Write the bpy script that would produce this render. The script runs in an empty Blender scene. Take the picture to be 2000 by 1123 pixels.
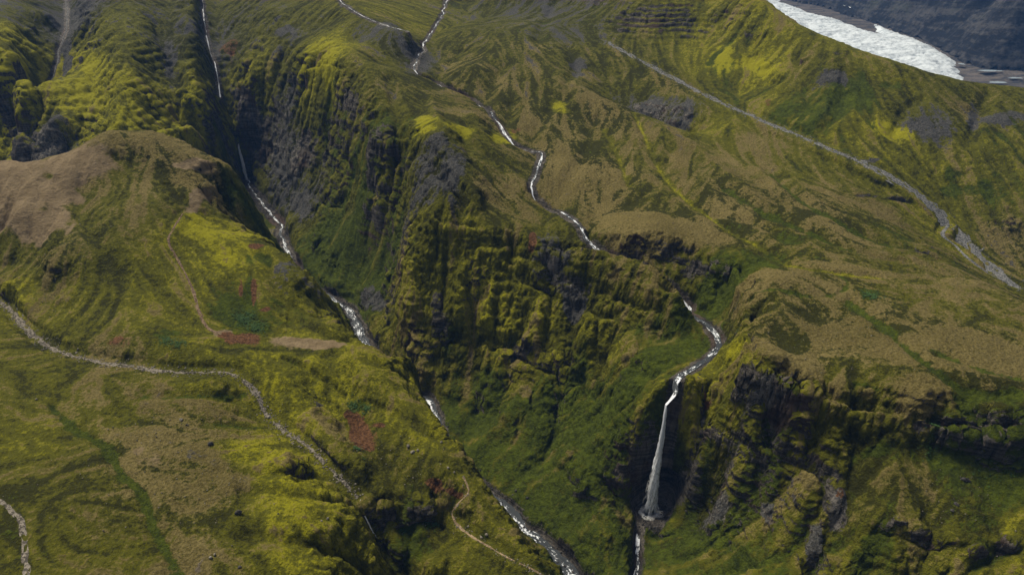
import bpy, math, random, time
import numpy as np
from mathutils import Vector
T0 = time.time()
rng = np.random.default_rng(11)
random.seed(11)
S = bpy.context.scene
COL = S.collection

# ------------------------------------------------------------------ camera, light, exposure
ZC = 460.0                                  # drone height above the datum
PITCH = math.radians(28.0)
cam_d = bpy.data.cameras.new('camera'); cam = bpy.data.objects.new('camera', cam_d); COL.objects.link(cam)
cam.location = (0, 0, ZC); cam.rotation_euler = (math.radians(90) - PITCH, 0, 0)
cam_d.sensor_width = 36.0; cam_d.sensor_fit = 'HORIZONTAL'; cam_d.lens = 24.0
cam_d.clip_start = 1.0; cam_d.clip_end = 20000.0
S.camera = cam

SUN_EL, SUN_AZ = math.radians(57), math.radians(-48)     # azimuth from +Y towards +X
world = bpy.data.worlds.new('World'); S.world = world; world.use_nodes = True
wn = world.node_tree.nodes; wl = world.node_tree.links
sky = wn.new('ShaderNodeTexSky'); sky.sky_type = 'NISHITA'; sky.sun_disc = False
sky.sun_elevation = SUN_EL; sky.sun_rotation = SUN_AZ; sky.dust_density = 3.0; sky.air_density = 1.0
bg = wn['Background']; bg.inputs['Strength'].default_value = 0.06
hs = wn.new('ShaderNodeHueSaturation'); hs.inputs['Saturation'].default_value = 0.35      # veiled, greyer sky
wl.new(sky.outputs['Color'], hs.inputs['Color']); wl.new(hs.outputs['Color'], bg.inputs['Color'])
sd = bpy.data.lights.new('sun', 'SUN'); sun = bpy.data.objects.new('sun', sd); COL.objects.link(sun)
sd.energy = 3.2; sd.angle = math.radians(20); sd.color = (1.0, 0.93, 0.77)
sdir = Vector((math.sin(SUN_AZ)*math.cos(SUN_EL), math.cos(SUN_AZ)*math.cos(SUN_EL), math.sin(SUN_EL)))
sun.rotation_euler = (-sdir).to_track_quat('-Z', 'Y').to_euler(); sun.location = (0, 0, 900)
S.view_settings.view_transform = 'Standard'; S.view_settings.look = 'None'
S.view_settings.gamma = 1.0; S.view_settings.exposure = 0.58; S.view_settings.use_curve_mapping = False
S.cycles.use_denoising = True
S.cycles.max_bounces = 6; S.cycles.diffuse_bounces = 3; S.cycles.volume_bounces = 0
S.cycles.transparent_max_bounces = 12

# ------------------------------------------------------------------ surveyed points
# A bearing (bx, by) is read in the 2000 x 1123 frame of the survey camera; with an
# elevation z or a northing y (metres from the camera) it becomes a point of the place.
F = 1334.0
cp, sp = math.cos(PITCH), math.sin(PITCH)
def ray(bx, by):
    u = (bx - 1000.0)/F; v = (561.5 - by)/F
    return np.array([u, cp + v*sp, -sp + v*cp])
def PZ(bx, by, z):
    d = ray(bx, by); return d*(z/d[2])
def PY(bx, by, y):
    d = ray(bx, by); return d*(y/d[1])

# ------------------------------------------------------------------ noise
def _hash(ix, iy, iz, seed):
    h = (ix*374761393 + iy*668265263 + iz*2147483647 + seed*1274126177) & 0xffffffff
    h = ((h ^ (h >> 13))*1274126177) & 0xffffffff
    h = ((h ^ (h >> 16))*2246822519) & 0xffffffff
    return ((h ^ (h >> 15)) & 0xffff).astype(np.float32)/32767.5 - 1.0
def vnoise2(x, y, seed=0):
    xi = np.floor(x); yi = np.floor(y); fx = (x - xi).astype(np.float32); fy = (y - yi).astype(np.float32)
    xi = xi.astype(np.int64); yi = yi.astype(np.int64)
    fx = fx*fx*fx*(fx*(fx*6 - 15) + 10); fy = fy*fy*fy*(fy*(fy*6 - 15) + 10)
    z = np.int64(0)
    a = _hash(xi, yi, z, seed); b = _hash(xi+1, yi, z, seed)
    c = _hash(xi, yi+1, z, seed); d = _hash(xi+1, yi+1, z, seed)
    a += (b - a)*fx; c += (d - c)*fx
    return a + (c - a)*fy
def vnoise3(x, y, w, seed=0):
    xi = np.floor(x); yi = np.floor(y); zi = np.floor(w)
    fx = (x - xi).astype(np.float32); fy = (y - yi).astype(np.float32); fz = (w - zi).astype(np.float32)
    xi = xi.astype(np.int64); yi = yi.astype(np.int64); zi = zi.astype(np.int64)
    fx = fx*fx*(3 - 2*fx); fy = fy*fy*(3 - 2*fy); fz = fz*fz*(3 - 2*fz)
    out = []
    for k in (0, 1):
        a = _hash(xi, yi, zi+k, seed); b = _hash(xi+1, yi, zi+k, seed)
        c = _hash(xi, yi+1, zi+k, seed); d = _hash(xi+1, yi+1, zi+k, seed)
        a += (b - a)*fx; c += (d - c)*fx
        out.append(a + (c - a)*fy)
    return out[0] + (out[1] - out[0])*fz
def fbm2(x, y, octs=4, seed=0, gain=0.5, ridged=False):
    s = np.zeros(np.shape(x), np.float32); a = 1.0; n = 0.0
    cx, sx = 0.8, 0.6
    for k in range(octs):
        v = vnoise2(x, y, seed + 17*k)
        if ridged: v = 1 - 2*np.abs(v)
        s += a*v; n += a; a *= gain
        x, y = (x*cx - y*sx)*2.03 + 7.1, (x*sx + y*cx)*2.03 - 3.7
    return s/n
def fbm3(x, y, w, octs=3, seed=0, gain=0.5, ridged=False):
    s = np.zeros(np.shape(x), np.float32); a = 1.0; n = 0.0
    for k in range(octs):
        v = vnoise3(x, y, w, seed + 29*k)
        if ridged: v = 1 - 2*np.abs(v)
        s += a*v; n += a; a *= gain
        x, y, w = (x*0.8 - y*0.6)*2.03 + 5.3, (x*0.6 + y*0.8)*2.03 - 1.7, w*2.03 + 3.1
    return s/n
def smooth(a, b, x):
    t = np.clip((x - a)/(b - a), 0, 1); return t*t*(3 - 2*t)
BATCH = 3; NR = 1170; NC = 1000
# ------------------------------------------------------------------ the lie of the land
PTS = []
def dens(poly, step):
    out = []
    for a, b in zip(poly[:-1], poly[1:]):
        n = max(1, int(np.linalg.norm((b - a)[:2])/step))
        for k in range(n): out.append(a + (b - a)*(k/n))
    out.append(poly[-1]); return out
def line(pts, step=14.0):
    """pts: (bx, by, 'z'|'y', value)"""
    poly = [PZ(p[0], p[1], p[3]) if p[2] == 'z' else PY(p[0], p[1], p[3]) for p in pts]
    PTS.extend(dens(poly, step)); return np.array(poly)
def zl(*p, step=14.0): return line([(a, b, 'z', c) for a, b, c in p], step)
def yl(*p, step=14.0): return line([(a, b, 'y', c) for a, b, c in p], step)
def yp(*p):
    for a, b, c in p: PTS.append(PY(a, b, c))
def zp(*p):
    for a, b, c in p: PTS.append(PZ(a, b, c))
def wp(*p):
    for q in p: PTS.append(np.array(q, float))
def shift(poly, dx, dy, dz, step=14.0):
    q = poly + np.array([dx, dy, dz]); PTS.extend(dens(list(q), step)); return q

# main river on the canyon floor
RIVER = zl((1180,1250,-446),(1110,1120,-440),(1040,1050,-435),(975,985,-430),(918,945,-427),(862,885,-421),(838,790,-415),(812,776,-414),(757,728,-410),
           (705,660,-404),(682,607,-400),(650,588,-397),(578,532,-390),(550,460,-382),(545,435,-379),(515,400,-370),(490,370,-364),(484,350,-359))
shift(RIVER[:4], 9, 4, 2); shift(RIVER[4:10], 8, 7, 3)
# falls at the canyon head and the ravine above
UPPER = yl((468,282,1056),(450,235,1072),(430,190,1086),(420,130,1135),(405,80,1195),(395,10,1310),(388,-80,1550))
# hidden branch of the canyon behind the ridge and the left ravine
def PW(bx, y, z): return np.array([(bx - 1000.0)/F*(y*cp - z*sp), y, z])
BRANCH = np.array([PW(484,1044,-359), PW(455,985,-350), PW(420,905,-340), (PW(300,838,-326)), PW(150,815,-314), PW(20,850,-300), PW(45,935,-272)]); PTS.extend(dens(list(BRANCH), 14))
RAVINE = yl((50,265,957),(45,235,965),(80,190,1030),(102,150,1078),(118,90,1150),(130,40,1240),(125,-50,1480))
# stream of the hanging valley
HANG = yl((1300,790,421),(1318,770,424),(1330,735,443),(1385,702,466),(1402,670,488),(1380,635,513),(1342,610,536))
HANG2 = np.array([PY(1350,590,549)+[0,0,-7], PY(1300,550,566)+[0,0,-4], PY(1200,500,592)+[0,0,-5]]); PTS.extend(dens(list(HANG2),10))
HANG3 = yl((1145,468,618),(1130,440,636),(1095,413,664),(1060,395,690),(1037,366,712),(1050,330,750),(1055,297,785),(1020,285,796),(992,268,815),(970,235,855),(950,205,890))
HANG4 = yl((950,205,890),(905,180,930),(862,158,965),(810,135,985),(832,80,1120),(870,10,1380),(880,-60,1550))
SIDE = yl((650,-10,1250),(690,20,1150),(740,45,1090),(800,62,1050))
# below the big fall
POOL = PY(1268,1000,412)
LOWER = line([(1268,1000,'y',412),(1246,1040,'z',-434),(1243,1110,'z',-440),(1232,1200,'z',-445)])
# canyon rim, left bank
RIM_L = yl((445,320,705),(420,352,688),(430,412,650),(500,462,634),(545,490,612),(612,547,570),(640,618,540),(690,655,508),(760,692,486),(802,702,488),
           (806,745,470),(850,830,412),(880,868,396),(930,930,373),(965,975,357),(1000,1030,335),(1060,1110,306),(1110,1190,285))
shift(RIM_L[2:8], 9, 9, -26); shift(RIM_L[8:11], 11, 4, -34); shift(RIM_L[11:16], 8, 4, -22)
# ridge with the saddle
RIDGE = yl((-250,330,640),(0,315,680),(60,318,675),(130,300,682),(210,255,706),(300,258,722),(370,290,716),(445,320,705))
shift(RIDGE[1:7], -6, 34, -42); shift(RIDGE[1:7], -8, 80, -88)
# near slopes, left
yp((0,1123,245),(250,1123,250),(500,1123,255),(640,1123,262),(0,900,325),(250,900,330),(480,950,318),(0,750,398),(250,800,380),(420,800,390),
   (600,950,325),(650,1020,302),(120,1000,285),(350,1010,292),(120,830,358),(430,880,350),(350,745,410),(130,745,405),(560,880,352),
   (300,400,612),(200,450,572),(100,500,537),(40,420,590),(300,600,500),(400,640,486),(500,560,545),(450,500,577),(350,500,565),(200,550,520),
   (100,620,486),(300,690,446),(520,690,462),(600,720,446),(690,760,432),(620,800,420),(690,850,402),(800,880,386),(760,800,418),(800,760,440),
   (560,640,505),(620,680,478),(450,690,456),(420,440,625),(330,340,668),(250,330,668),(160,390,622),(600,600,538),(740,920,372),(850,940,362))
DRY = yl((-120,520,560),(0,590,520),(50,640,482),(100,680,457),(170,702,441),(250,715,433),(350,728,431),(450,730,434),(500,770,422),(520,810,408),(560,845,392),(600,872,381),(650,920,362),(700,972,347))
shift(DRY[1:8], -2, -14, 6); shift(DRY[1:8], 3, 15, 8); shift(DRY[8:13], -12, -6, 6); shift(DRY[8:13], 10, 8, 6)
DRY2 = yl((722,1005,343),(738,1060,334),(780,1130,318),(840,1240,300))
yl((700,1000,325),(722,1050,312),(735,1100,298),(750,1180,280))                # left lip of the little gorge
yl((735,985,346),(790,982,350),(850,980,353),(885,1010,345),(960,1075,322),(1020,1123,305))
yl((760,1010,345),(830,1020,343),(880,1060,331)); yp((850,1100,315),(900,1123,308))
# ravine shoulder and knolls on the left slope
wp((-420,190,-285),(-300,170,-290),(-100,160,-318),(0,160,-335),(120,160,-395),(60,200,-410))
# mountain on the left
for col_, off in ((-330,10),(-150,-10),(30,-15),(190,-5),(250,-28),(290,0),(335,35),(375,30)):
    yl(*[(col_, b_, y_ + off) for b_, y_ in ((255,902),(200,945),(150,995),(100,1055),(50,1130),(0,1230),(-60,1400))], step=20)
yp((100,232,896),(60,300,912),(150,300,886),(40,250,945),(75,180,1000),(85,100,1090),(95,30,1200),(160,110,1060),(165,40,1165),(70,300,900),(150,290,880),(420,245,985),(405,215,1000),(390,180,1010),(380,130,1075),(370,70,1150),(360,20,1240),(385,285,955),(440,300,1008),(430,262,992),(330,275,905))
yl((450,150,1122),(480,160,1090),(520,190,1072),(470,215,1074)); yp((440,90,1180),(450,40,1275),(520,100,1120),(520,50,1200),(540,10,1270),(470,0,1340),(490,130,1095))
# right rim of the upper canyon
RIM_R = yl((520,196,1074),(555,168,1042),(600,140,1003),(640,128,962),(672,155,918),(700,205,870),(738,272,790),(785,274,772),(842,262,738),(880,320,695),(925,382,656),(844,420,641),(870,440,634),(930,445,632),(970,445,630),(1045,478,612))
yp((520,260,1052),(545,330,1000),(520,340,1040),(600,300,940),(600,400,880),(560,400,930),(640,250,925),(690,300,850),(640,330,890),(690,395,802),(650,480,768),(740,460,745),(700,560,727),
   (610,470,800),(760,330,775),(800,300,760),(800,345,720),(800,400,680),(740,395,752),(765,450,728),(760,560,690),(730,600,695),(760,640,640),(720,640,665))
# central wall
yl((795,440,662),(790,520,622),(790,600,597),(795,660,575),(825,738,561))
yp((840,560,607),(880,520,612),(900,480,622),(870,620,585),(890,700,566),(900,790,534),(930,850,494),(1000,480,621),(950,540,600),(1000,560,592),(930,600,584),(1000,640,560),
   (950,700,558),(1000,720,541),(950,800,520),(1000,800,508),(1000,880,468),(990,950,430),(940,900,464),(1100,505,604),(1080,560,590),(1150,640,546),(1100,620,562),(1150,720,524),(1080,700,546),(1080,800,500),
   (1150,800,494),(1130,880,459),(1060,900,455),(1100,960,419),(1050,1000,408),(1150,1040,378),(1180,1110,354),(1210,1000,402),(1200,1060,372),(1130,1100,364),(1180,950,418),(1170,900,430),(1200,850,437),
   (1250,640,528),(1230,680,505),(1220,740,480),(1200,790,467),(1250,720,482),(1290,740,455),(1250,790,440),(1240,860,430),(1240,930,422),(1280,690,480),(1290,650,517),(1330,660,500),(1230,600,550),(1290,615,540),(1350,690,478),
   (1150,560,582),(1200,580,565))
# promontory
yl((1060,480,610),(1110,500,598),(1170,515,580),(1240,555,548),(1322,577,524))
yl((1120,480,604),(1200,497,580),(1260,515,560),(1318,558,532))
yp((1180,555,572),(1250,590,547),(1310,600,535))
# gorge behind it: plateau edge
yl((1155,440,640),(1190,462,607),(1260,462,600),(1350,485,585),(1438,522,548),(1446,560,510),(1450,600,480),(1452,650,440),(1462,695,405))
shift(np.array([PY(1200,462,606),PY(1260,462,600),PY(1350,485,585),PY(1425,522,548)]), -2, -16, -22)
shift(np.array([PY(1440,540,530),PY(1446,575,500),PY(1450,620,465),PY(1440,670,440)]), -9, 1, -30)
yp((1400,600,538),(1420,640,508),(1430,680,470))
yl((1350,760,425),(1400,726,432),(1450,702,415))                                # grassy rib above the fall
# rock band on the right, and what lies under it
BAND = yl((1462,695,405),(1500,728,388),(1580,762,374),(1650,795,362),(1740,815,352),(1800,828,347),(1940,850,336),(2010,836,336),(2200,850,330))
shift(BAND[2:8], -2, -4, -14, 9)
yp((1335,800,418),(1390,800,408),(1370,860,405),(1440,800,392),(1450,850,380),(1350,900,410),(1420,920,380),(1380,960,396),(1400,1000,387),(1345,985,412),(1310,1010,407),
   (1500,950,356),(1550,870,364),(1500,880,370),(1520,800,380),(1600,850,356),(1560,930,346),(1620,950,332),(1650,1050,308),(1640,1120,292),(1550,1050,322),(1500,1110,308),(1450,1010,356),
   (1380,1060,358),(1330,1100,352),(1280,1080,374),(1280,1123,352),(1450,1100,325),(1700,870,346),(1720,1000,310),(1800,1120,278),(2000,1123,270),(2000,900,327),(1990,1000,300),(1850,900,331),(1850,1000,304),(1660,960,330),
   (1700,1080,294),(1750,950,322))
wp((250,200,-385),(330,220,-350),(180,280,-415),(420,230,-335),(120,250,-435))
# the plateau on the right
yp((1600,620,460),(1600,750,379),(1530,680,420),(1800,600,470),(1800,780,356),(2000,800,346),(2000,600,470),(2000,700,400),(1700,690,405),(1500,520,546),(1500,420,640),(1300,420,650),(1200,400,682),(1160,360,722),
   (1400,470,595),(1650,500,555),(1750,520,547),(1600,430,620),(1400,350,716),(1300,330,748),(1200,300,785),(1100,250,848),(1100,320,758),(1080,380,705),(1250,380,693),(1320,280,800),(1180,240,862),(1500,370,690),
   (1000,150,975),(1080,180,935),(1040,230,866),(920,130,985),(960,320,738),(900,280,752),(870,215,842),(1000,420,655),(1060,440,640),(960,400,665),(780,180,872),(740,120,965),(700,80,1060),(620,60,1150),(800,230,810),(930,220,838),
   (900,60,1150),(950,90,1075),(1050,50,1180),(1100,0,1350),(1000,0,1380),(1150,100,1075),(900,0,1430),(760,0,1340),(730,90,1015),(1060,110,1040),(1080,330,748))
# crest, hidden ravine and dark scarp behind it
CREST = yl((1100,150,970),(1180,190,920),(1260,225,885),(1345,256,835),(1400,290,800))
shift(CREST[1:4], 12, 27, -13, 8); yl((1190,166,990),(1260,190,948),(1345,222,890), step=8)
yl((1850,510,575),(1780,505,565),(1900,545,545),(2000,580,510),(2150,640,470)); yp((1500,310,772),(1650,385,684),(1750,440,642),(1430,240,855),(1600,340,738),(1700,480,590))
BED = yl((1180,80,1120),(1240,112,1060),(1370,182,950),(1500,240,860),(1600,282,800),(1700,325,754),(1780,370,727),(1850,430,697),(1910,500,652),(1990,562,604),(2150,660,540))
yp((1950,480,672),(2000,450,692),(1940,430,705),(1980,330,772),(1900,280,800),(1900,200,890),(1700,220,852),(1800,260,820),(1600,150,930),(1600,220,852),(1450,120,1022),(1400,90,1082),(1450,180,962),(1540,95,1010),(1520,200,905),(1750,170,905))
SKYL = yl((1395,-60,1260),(1480,-2,1120),(1560,48,1058),(1640,84,1000),(1740,118,952),(1830,146,935),(1900,161,935),(2000,171,945),(2200,190,960))
shift(SKYL[1:], 45, 110, -70, 40); shift(SKYL[1:], 90, 260, -190, 60)
yp((1300,90,1100),(1270,35,1165),(1270,0,1200),(1170,10,1270),(1390,60,1130),(1400,0,1200),(1200,60,1170))
wp((250,1380,-20),(150,1550,20),(-100,1450,-70),(-500,1500,-20),(-900,1500,20),(-1300,1400,60),(-1500,1000,-80),(0,1750,80),(-700,1750,80),(-1500,1750,150),(380,1550,-100),
   (-900,800,-240),(-800,500,-265),(-1200,500,-260),(-700,300,-275),(-1500,300,-270),(900,350,-260),(1500,300,-250),(900,550,-262),(1500,600,-260),(1200,800,-250),(900,750,-330),
   (700,1400,-430),(1000,1300,-430),(1400,1200,-430),(1600,1400,-430),(700,1750,-440),(1200,1750,-440),(1600,1750,-440),(450,1750,-380),(1500,1000,-330))
P = np.array(PTS)
# drop near-duplicates so the system stays well behaved
_k = np.round(P[:, :2]/3.0).astype(int); _, _i = np.unique(_k, axis=0, return_index=True); P = P[np.sort(_i)]
NP_ = len(P)
def _phi(ax, ay, bx, by):
    return np.sqrt((ax[:, None] - bx[None])**2 + (ay[:, None] - by[None])**2 + 40.0)
A = np.zeros((NP_+3, NP_+3)); A[:NP_, :NP_] = _phi(P[:, 0], P[:, 1], P[:, 0], P[:, 1]) - 2.0*np.eye(NP_)
A[:NP_, NP_] = 1; A[:NP_, NP_+1] = P[:, 0]/1000; A[:NP_, NP_+2] = P[:, 1]/1000; A[NP_:, :NP_] = A[:NP_, NP_:].T
Wt = np.linalg.solve(A, np.concatenate([P[:, 2], np.zeros(3)])).astype(np.float64)
CX0, CX1, CY0, CY1 = -1680.0, 1680.0, 150.0, 1780.0
CS = 4.0
gx = np.arange(CX0, CX1+1, CS); gy = np.arange(CY0, CY1+1, CS)
GX, GY = np.meshgrid(gx, gy)
def rbf(x, y):
    x = x.ravel(); y = y.ravel(); out = np.empty(x.size)
    Pf = P.astype(np.float32); wf = Wt[:NP_].astype(np.float32)
    for s in range(0, x.size, 20000):
        xs = x[s:s+20000].astype(np.float32); ys = y[s:s+20000].astype(np.float32)
        d = np.sqrt((xs[:, None] - Pf[None, :, 0])**2 + (ys[:, None] - Pf[None, :, 1])**2 + 40.0)
        out[s:s+20000] = d @ wf + Wt[NP_] + Wt[NP_+1]*xs/1000 + Wt[NP_+2]*ys/1000
    return out
H4 = rbf(GX, GY).reshape(GX.shape)
print('rbf', NP_, time.time() - T0)
# ------------------------------------------------------------------ relief: rasters in place coordinates
HS = 2.0
hx = np.arange(CX0, CX1 - 1, HS); hy = np.arange(CY0, CY1 - 1, HS)
def samp(Hm, x, y, cs):
    fx = np.clip((x - CX0)/cs, 0, Hm.shape[1]-1.001); fy = np.clip((y - CY0)/cs, 0, Hm.shape[0]-1.001)
    ix = fx.astype(np.int32); iy = fy.astype(np.int32); fx = (fx - ix).astype(np.float32); fy = (fy - iy).astype(np.float32)
    return (Hm[iy, ix]*(1-fx) + Hm[iy, ix+1]*fx)*(1-fy) + (Hm[iy+1, ix]*(1-fx) + Hm[iy+1, ix+1]*fx)*fy
def blur(a, n=1):
    for _ in range(n):
        b = np.pad(a, 1, mode='edge')
        a = (b[1:-1, :-2] + 2*b[1:-1, 1:-1] + b[1:-1, 2:])*0.25
        b = np.pad(a, 1, mode='edge')
        a = (b[:-2, 1:-1] + 2*b[1:-1, 1:-1] + b[2:, 1:-1])*0.25
    return a
RX, RY = np.meshgrid(hx, hy)
RX = RX.astype(np.float32); RY = RY.astype(np.float32)
H = samp(H4.astype(np.float32), RX, RY, CS)
def hit(bx, by, Hm, cs, y0=175.0, y1=1700.0):
    """where a bearing meets the ground"""
    d = ray(bx, by); ys = np.arange(y0, y1, 0.5); ts = ys/d[1]
    zz = ts*d[2]; gz = samp(Hm, ts*d[0], ys, cs)
    k = np.argmax(zz <= gz)
    if zz[k] > gz[k]: k = len(ys) - 1
    return np.array([ts[k]*d[0], ys[k], gz[k]])
def catmull(poly, step=4.0):
    p = np.vstack([2*poly[0] - poly[1], poly, 2*poly[-1] - poly[-2]]); out = []
    for k in range(1, len(p) - 2):
        n = max(2, int(np.linalg.norm((p[k+1] - p[k])[:2])/step))
        for j in range(n):
            t = j/n
            out.append(0.5*((2*p[k]) + (-p[k-1] + p[k+1])*t + (2*p[k-1] - 5*p[k] + 4*p[k+1] - p[k+2])*t*t + (-p[k-1] + 3*p[k] - 3*p[k+1] + p[k+2])*t**3))
    out.append(p[-2]); return np.array(out)
def near(poly, reach, cs, shape, col=2):
    """distance to a polyline and its value there, on a window of the raster"""
    x0 = int(max(0, (poly[:, 0].min() - reach - CX0)//cs)); x1 = int(min(shape[1], (poly[:, 0].max() + reach - CX0)//cs + 2))
    y0 = int(max(0, (poly[:, 1].min() - reach - CY0)//cs)); y1 = int(min(shape[0], (poly[:, 1].max() + reach - CY0)//cs + 2))
    X, Y = np.meshgrid(CX0 + cs*np.arange(x0, x1), CY0 + cs*np.arange(y0, y1))
    D = np.full(X.shape, 1e9, np.float32); V = np.zeros(X.shape, np.float32)
    for a, b in zip(poly[:-1], poly[1:]):
        i0 = max(0, int((min(a[0], b[0]) - reach - CX0)//cs) - x0); i1 = int((max(a[0], b[0]) + reach - CX0)//cs) - x0 + 2
        j0 = max(0, int((min(a[1], b[1]) - reach - CY0)//cs) - y0); j1 = int((max(a[1], b[1]) + reach - CY0)//cs) - y0 + 2
        if i1 <= 0 or j1 <= 0: continue
        xs = X[j0:j1, i0:i1]; ys = Y[j0:j1, i0:i1]
        if xs.size == 0: continue
        e = b - a; L = e[0]**2 + e[1]**2 + 1e-9
        t = np.clip(((xs - a[0])*e[0] + (ys - a[1])*e[1])/L, 0, 1)
        d = np.hypot(xs - a[0] - t*e[0], ys - a[1] - t*e[1])
        m = d < D[j0:j1, i0:i1]
        D[j0:j1, i0:i1][m] = d[m]; V[j0:j1, i0:i1][m] = (a[col] + t*e[col])[m]
    return (slice(y0, y1), slice(x0, x1)), D, V
gyv, gxv = np.gradient(blur(H, 4), HS)
SLOPE0 = np.hypot(gxv, gyv)
RUG = blur(np.clip(SLOPE0, 0.2, 1.4), 6)
# keep the water courses and the skyline clean of coarse noise
CALM = np.ones_like(H)
def calm(poly, r0, r1, lo=0.0):
    w, D, _ = near(poly, r1, HS, H.shape); CALM[w] = np.minimum(CALM[w], lo + (1-lo)*smooth(r0, r1, D))
STREAMS = {}
DIPS = {'high': ((885, 975, 6.5), (1060, 1100, 4.0)), 'gully': ((668, 705, 6.0), (790, 806, 4.0), (880, 900, 5.0)), 'upper': ((1108, 1122, 4.0), (1150, 1185, 5.0), (1215, 1250, 5.0), (1300, 1350, 5.0))}
def stream(name, poly, hw, wob=1.0):
    q = catmull(poly, 3.0); s = np.cumsum(np.r_[0, np.linalg.norm(np.diff(q[:, :2], axis=0), axis=1)])
    t = np.gradient(q[:, :2], axis=0); t /= np.linalg.norm(t, axis=1)[:, None] + 1e-9
    o = wob*(vnoise2(s/22.0, s*0 + len(STREAMS)*9.3, 5)*1.4 + vnoise2(s/8.0, s*0 + len(STREAMS)*3.3, 6)*0.6)
    o *= smooth(0, 25, s)*smooth(0, 25, s[-1] - s)
    q[:, 0] += -t[:, 1]*o; q[:, 1] += t[:, 0]*o
    for y0_, y1_, dp in DIPS.get(name, ()): q[:, 2] -= dp*smooth(y0_ - 6, y0_ + 4, q[:, 1])*smooth(y1_ + 6, y1_ - 4, q[:, 1])
    STREAMS[name] = (q, s, hw)
stream('river', RIVER, 6.0, 2.0); stream('hanging', np.vstack([HANG, HANG2, HANG3[:1]]), 3.2, 1.6)
stream('gully', np.vstack([HANG3, ]), 2.6, 1.0); stream('high', HANG4, 1.6, 2.4); stream('side', SIDE, 1.4, 1.5)
stream('upper', UPPER[2:], 1.5, 1.0); stream('outflow', LOWER, 2.0, 1.5); stream('ravine', RAVINE[1:], 1.2, 1.0)
for n_, (q, s, hw) in STREAMS.items(): calm(q, hw + 2, hw + 26)
calm(np.array([HANG[0], POOL]), 6, 22); calm(DRY, 4, 22); calm(BED, 8, 30); calm(SKYL, 10, 60, 0.35)
for l in (RIM_L, RIM_R, RIDGE): calm(l, 2, 20, 0.35)
n1 = fbm2(RX/95, RY/95, 4, 1)*6.0 + fbm2(RX/44, RY/44, 4, 2, ridged=True)*2.6 + fbm2(RX/17, RY/17, 3, 3)*0.9
H = H + n1*CALM*RUG*1.25
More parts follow.
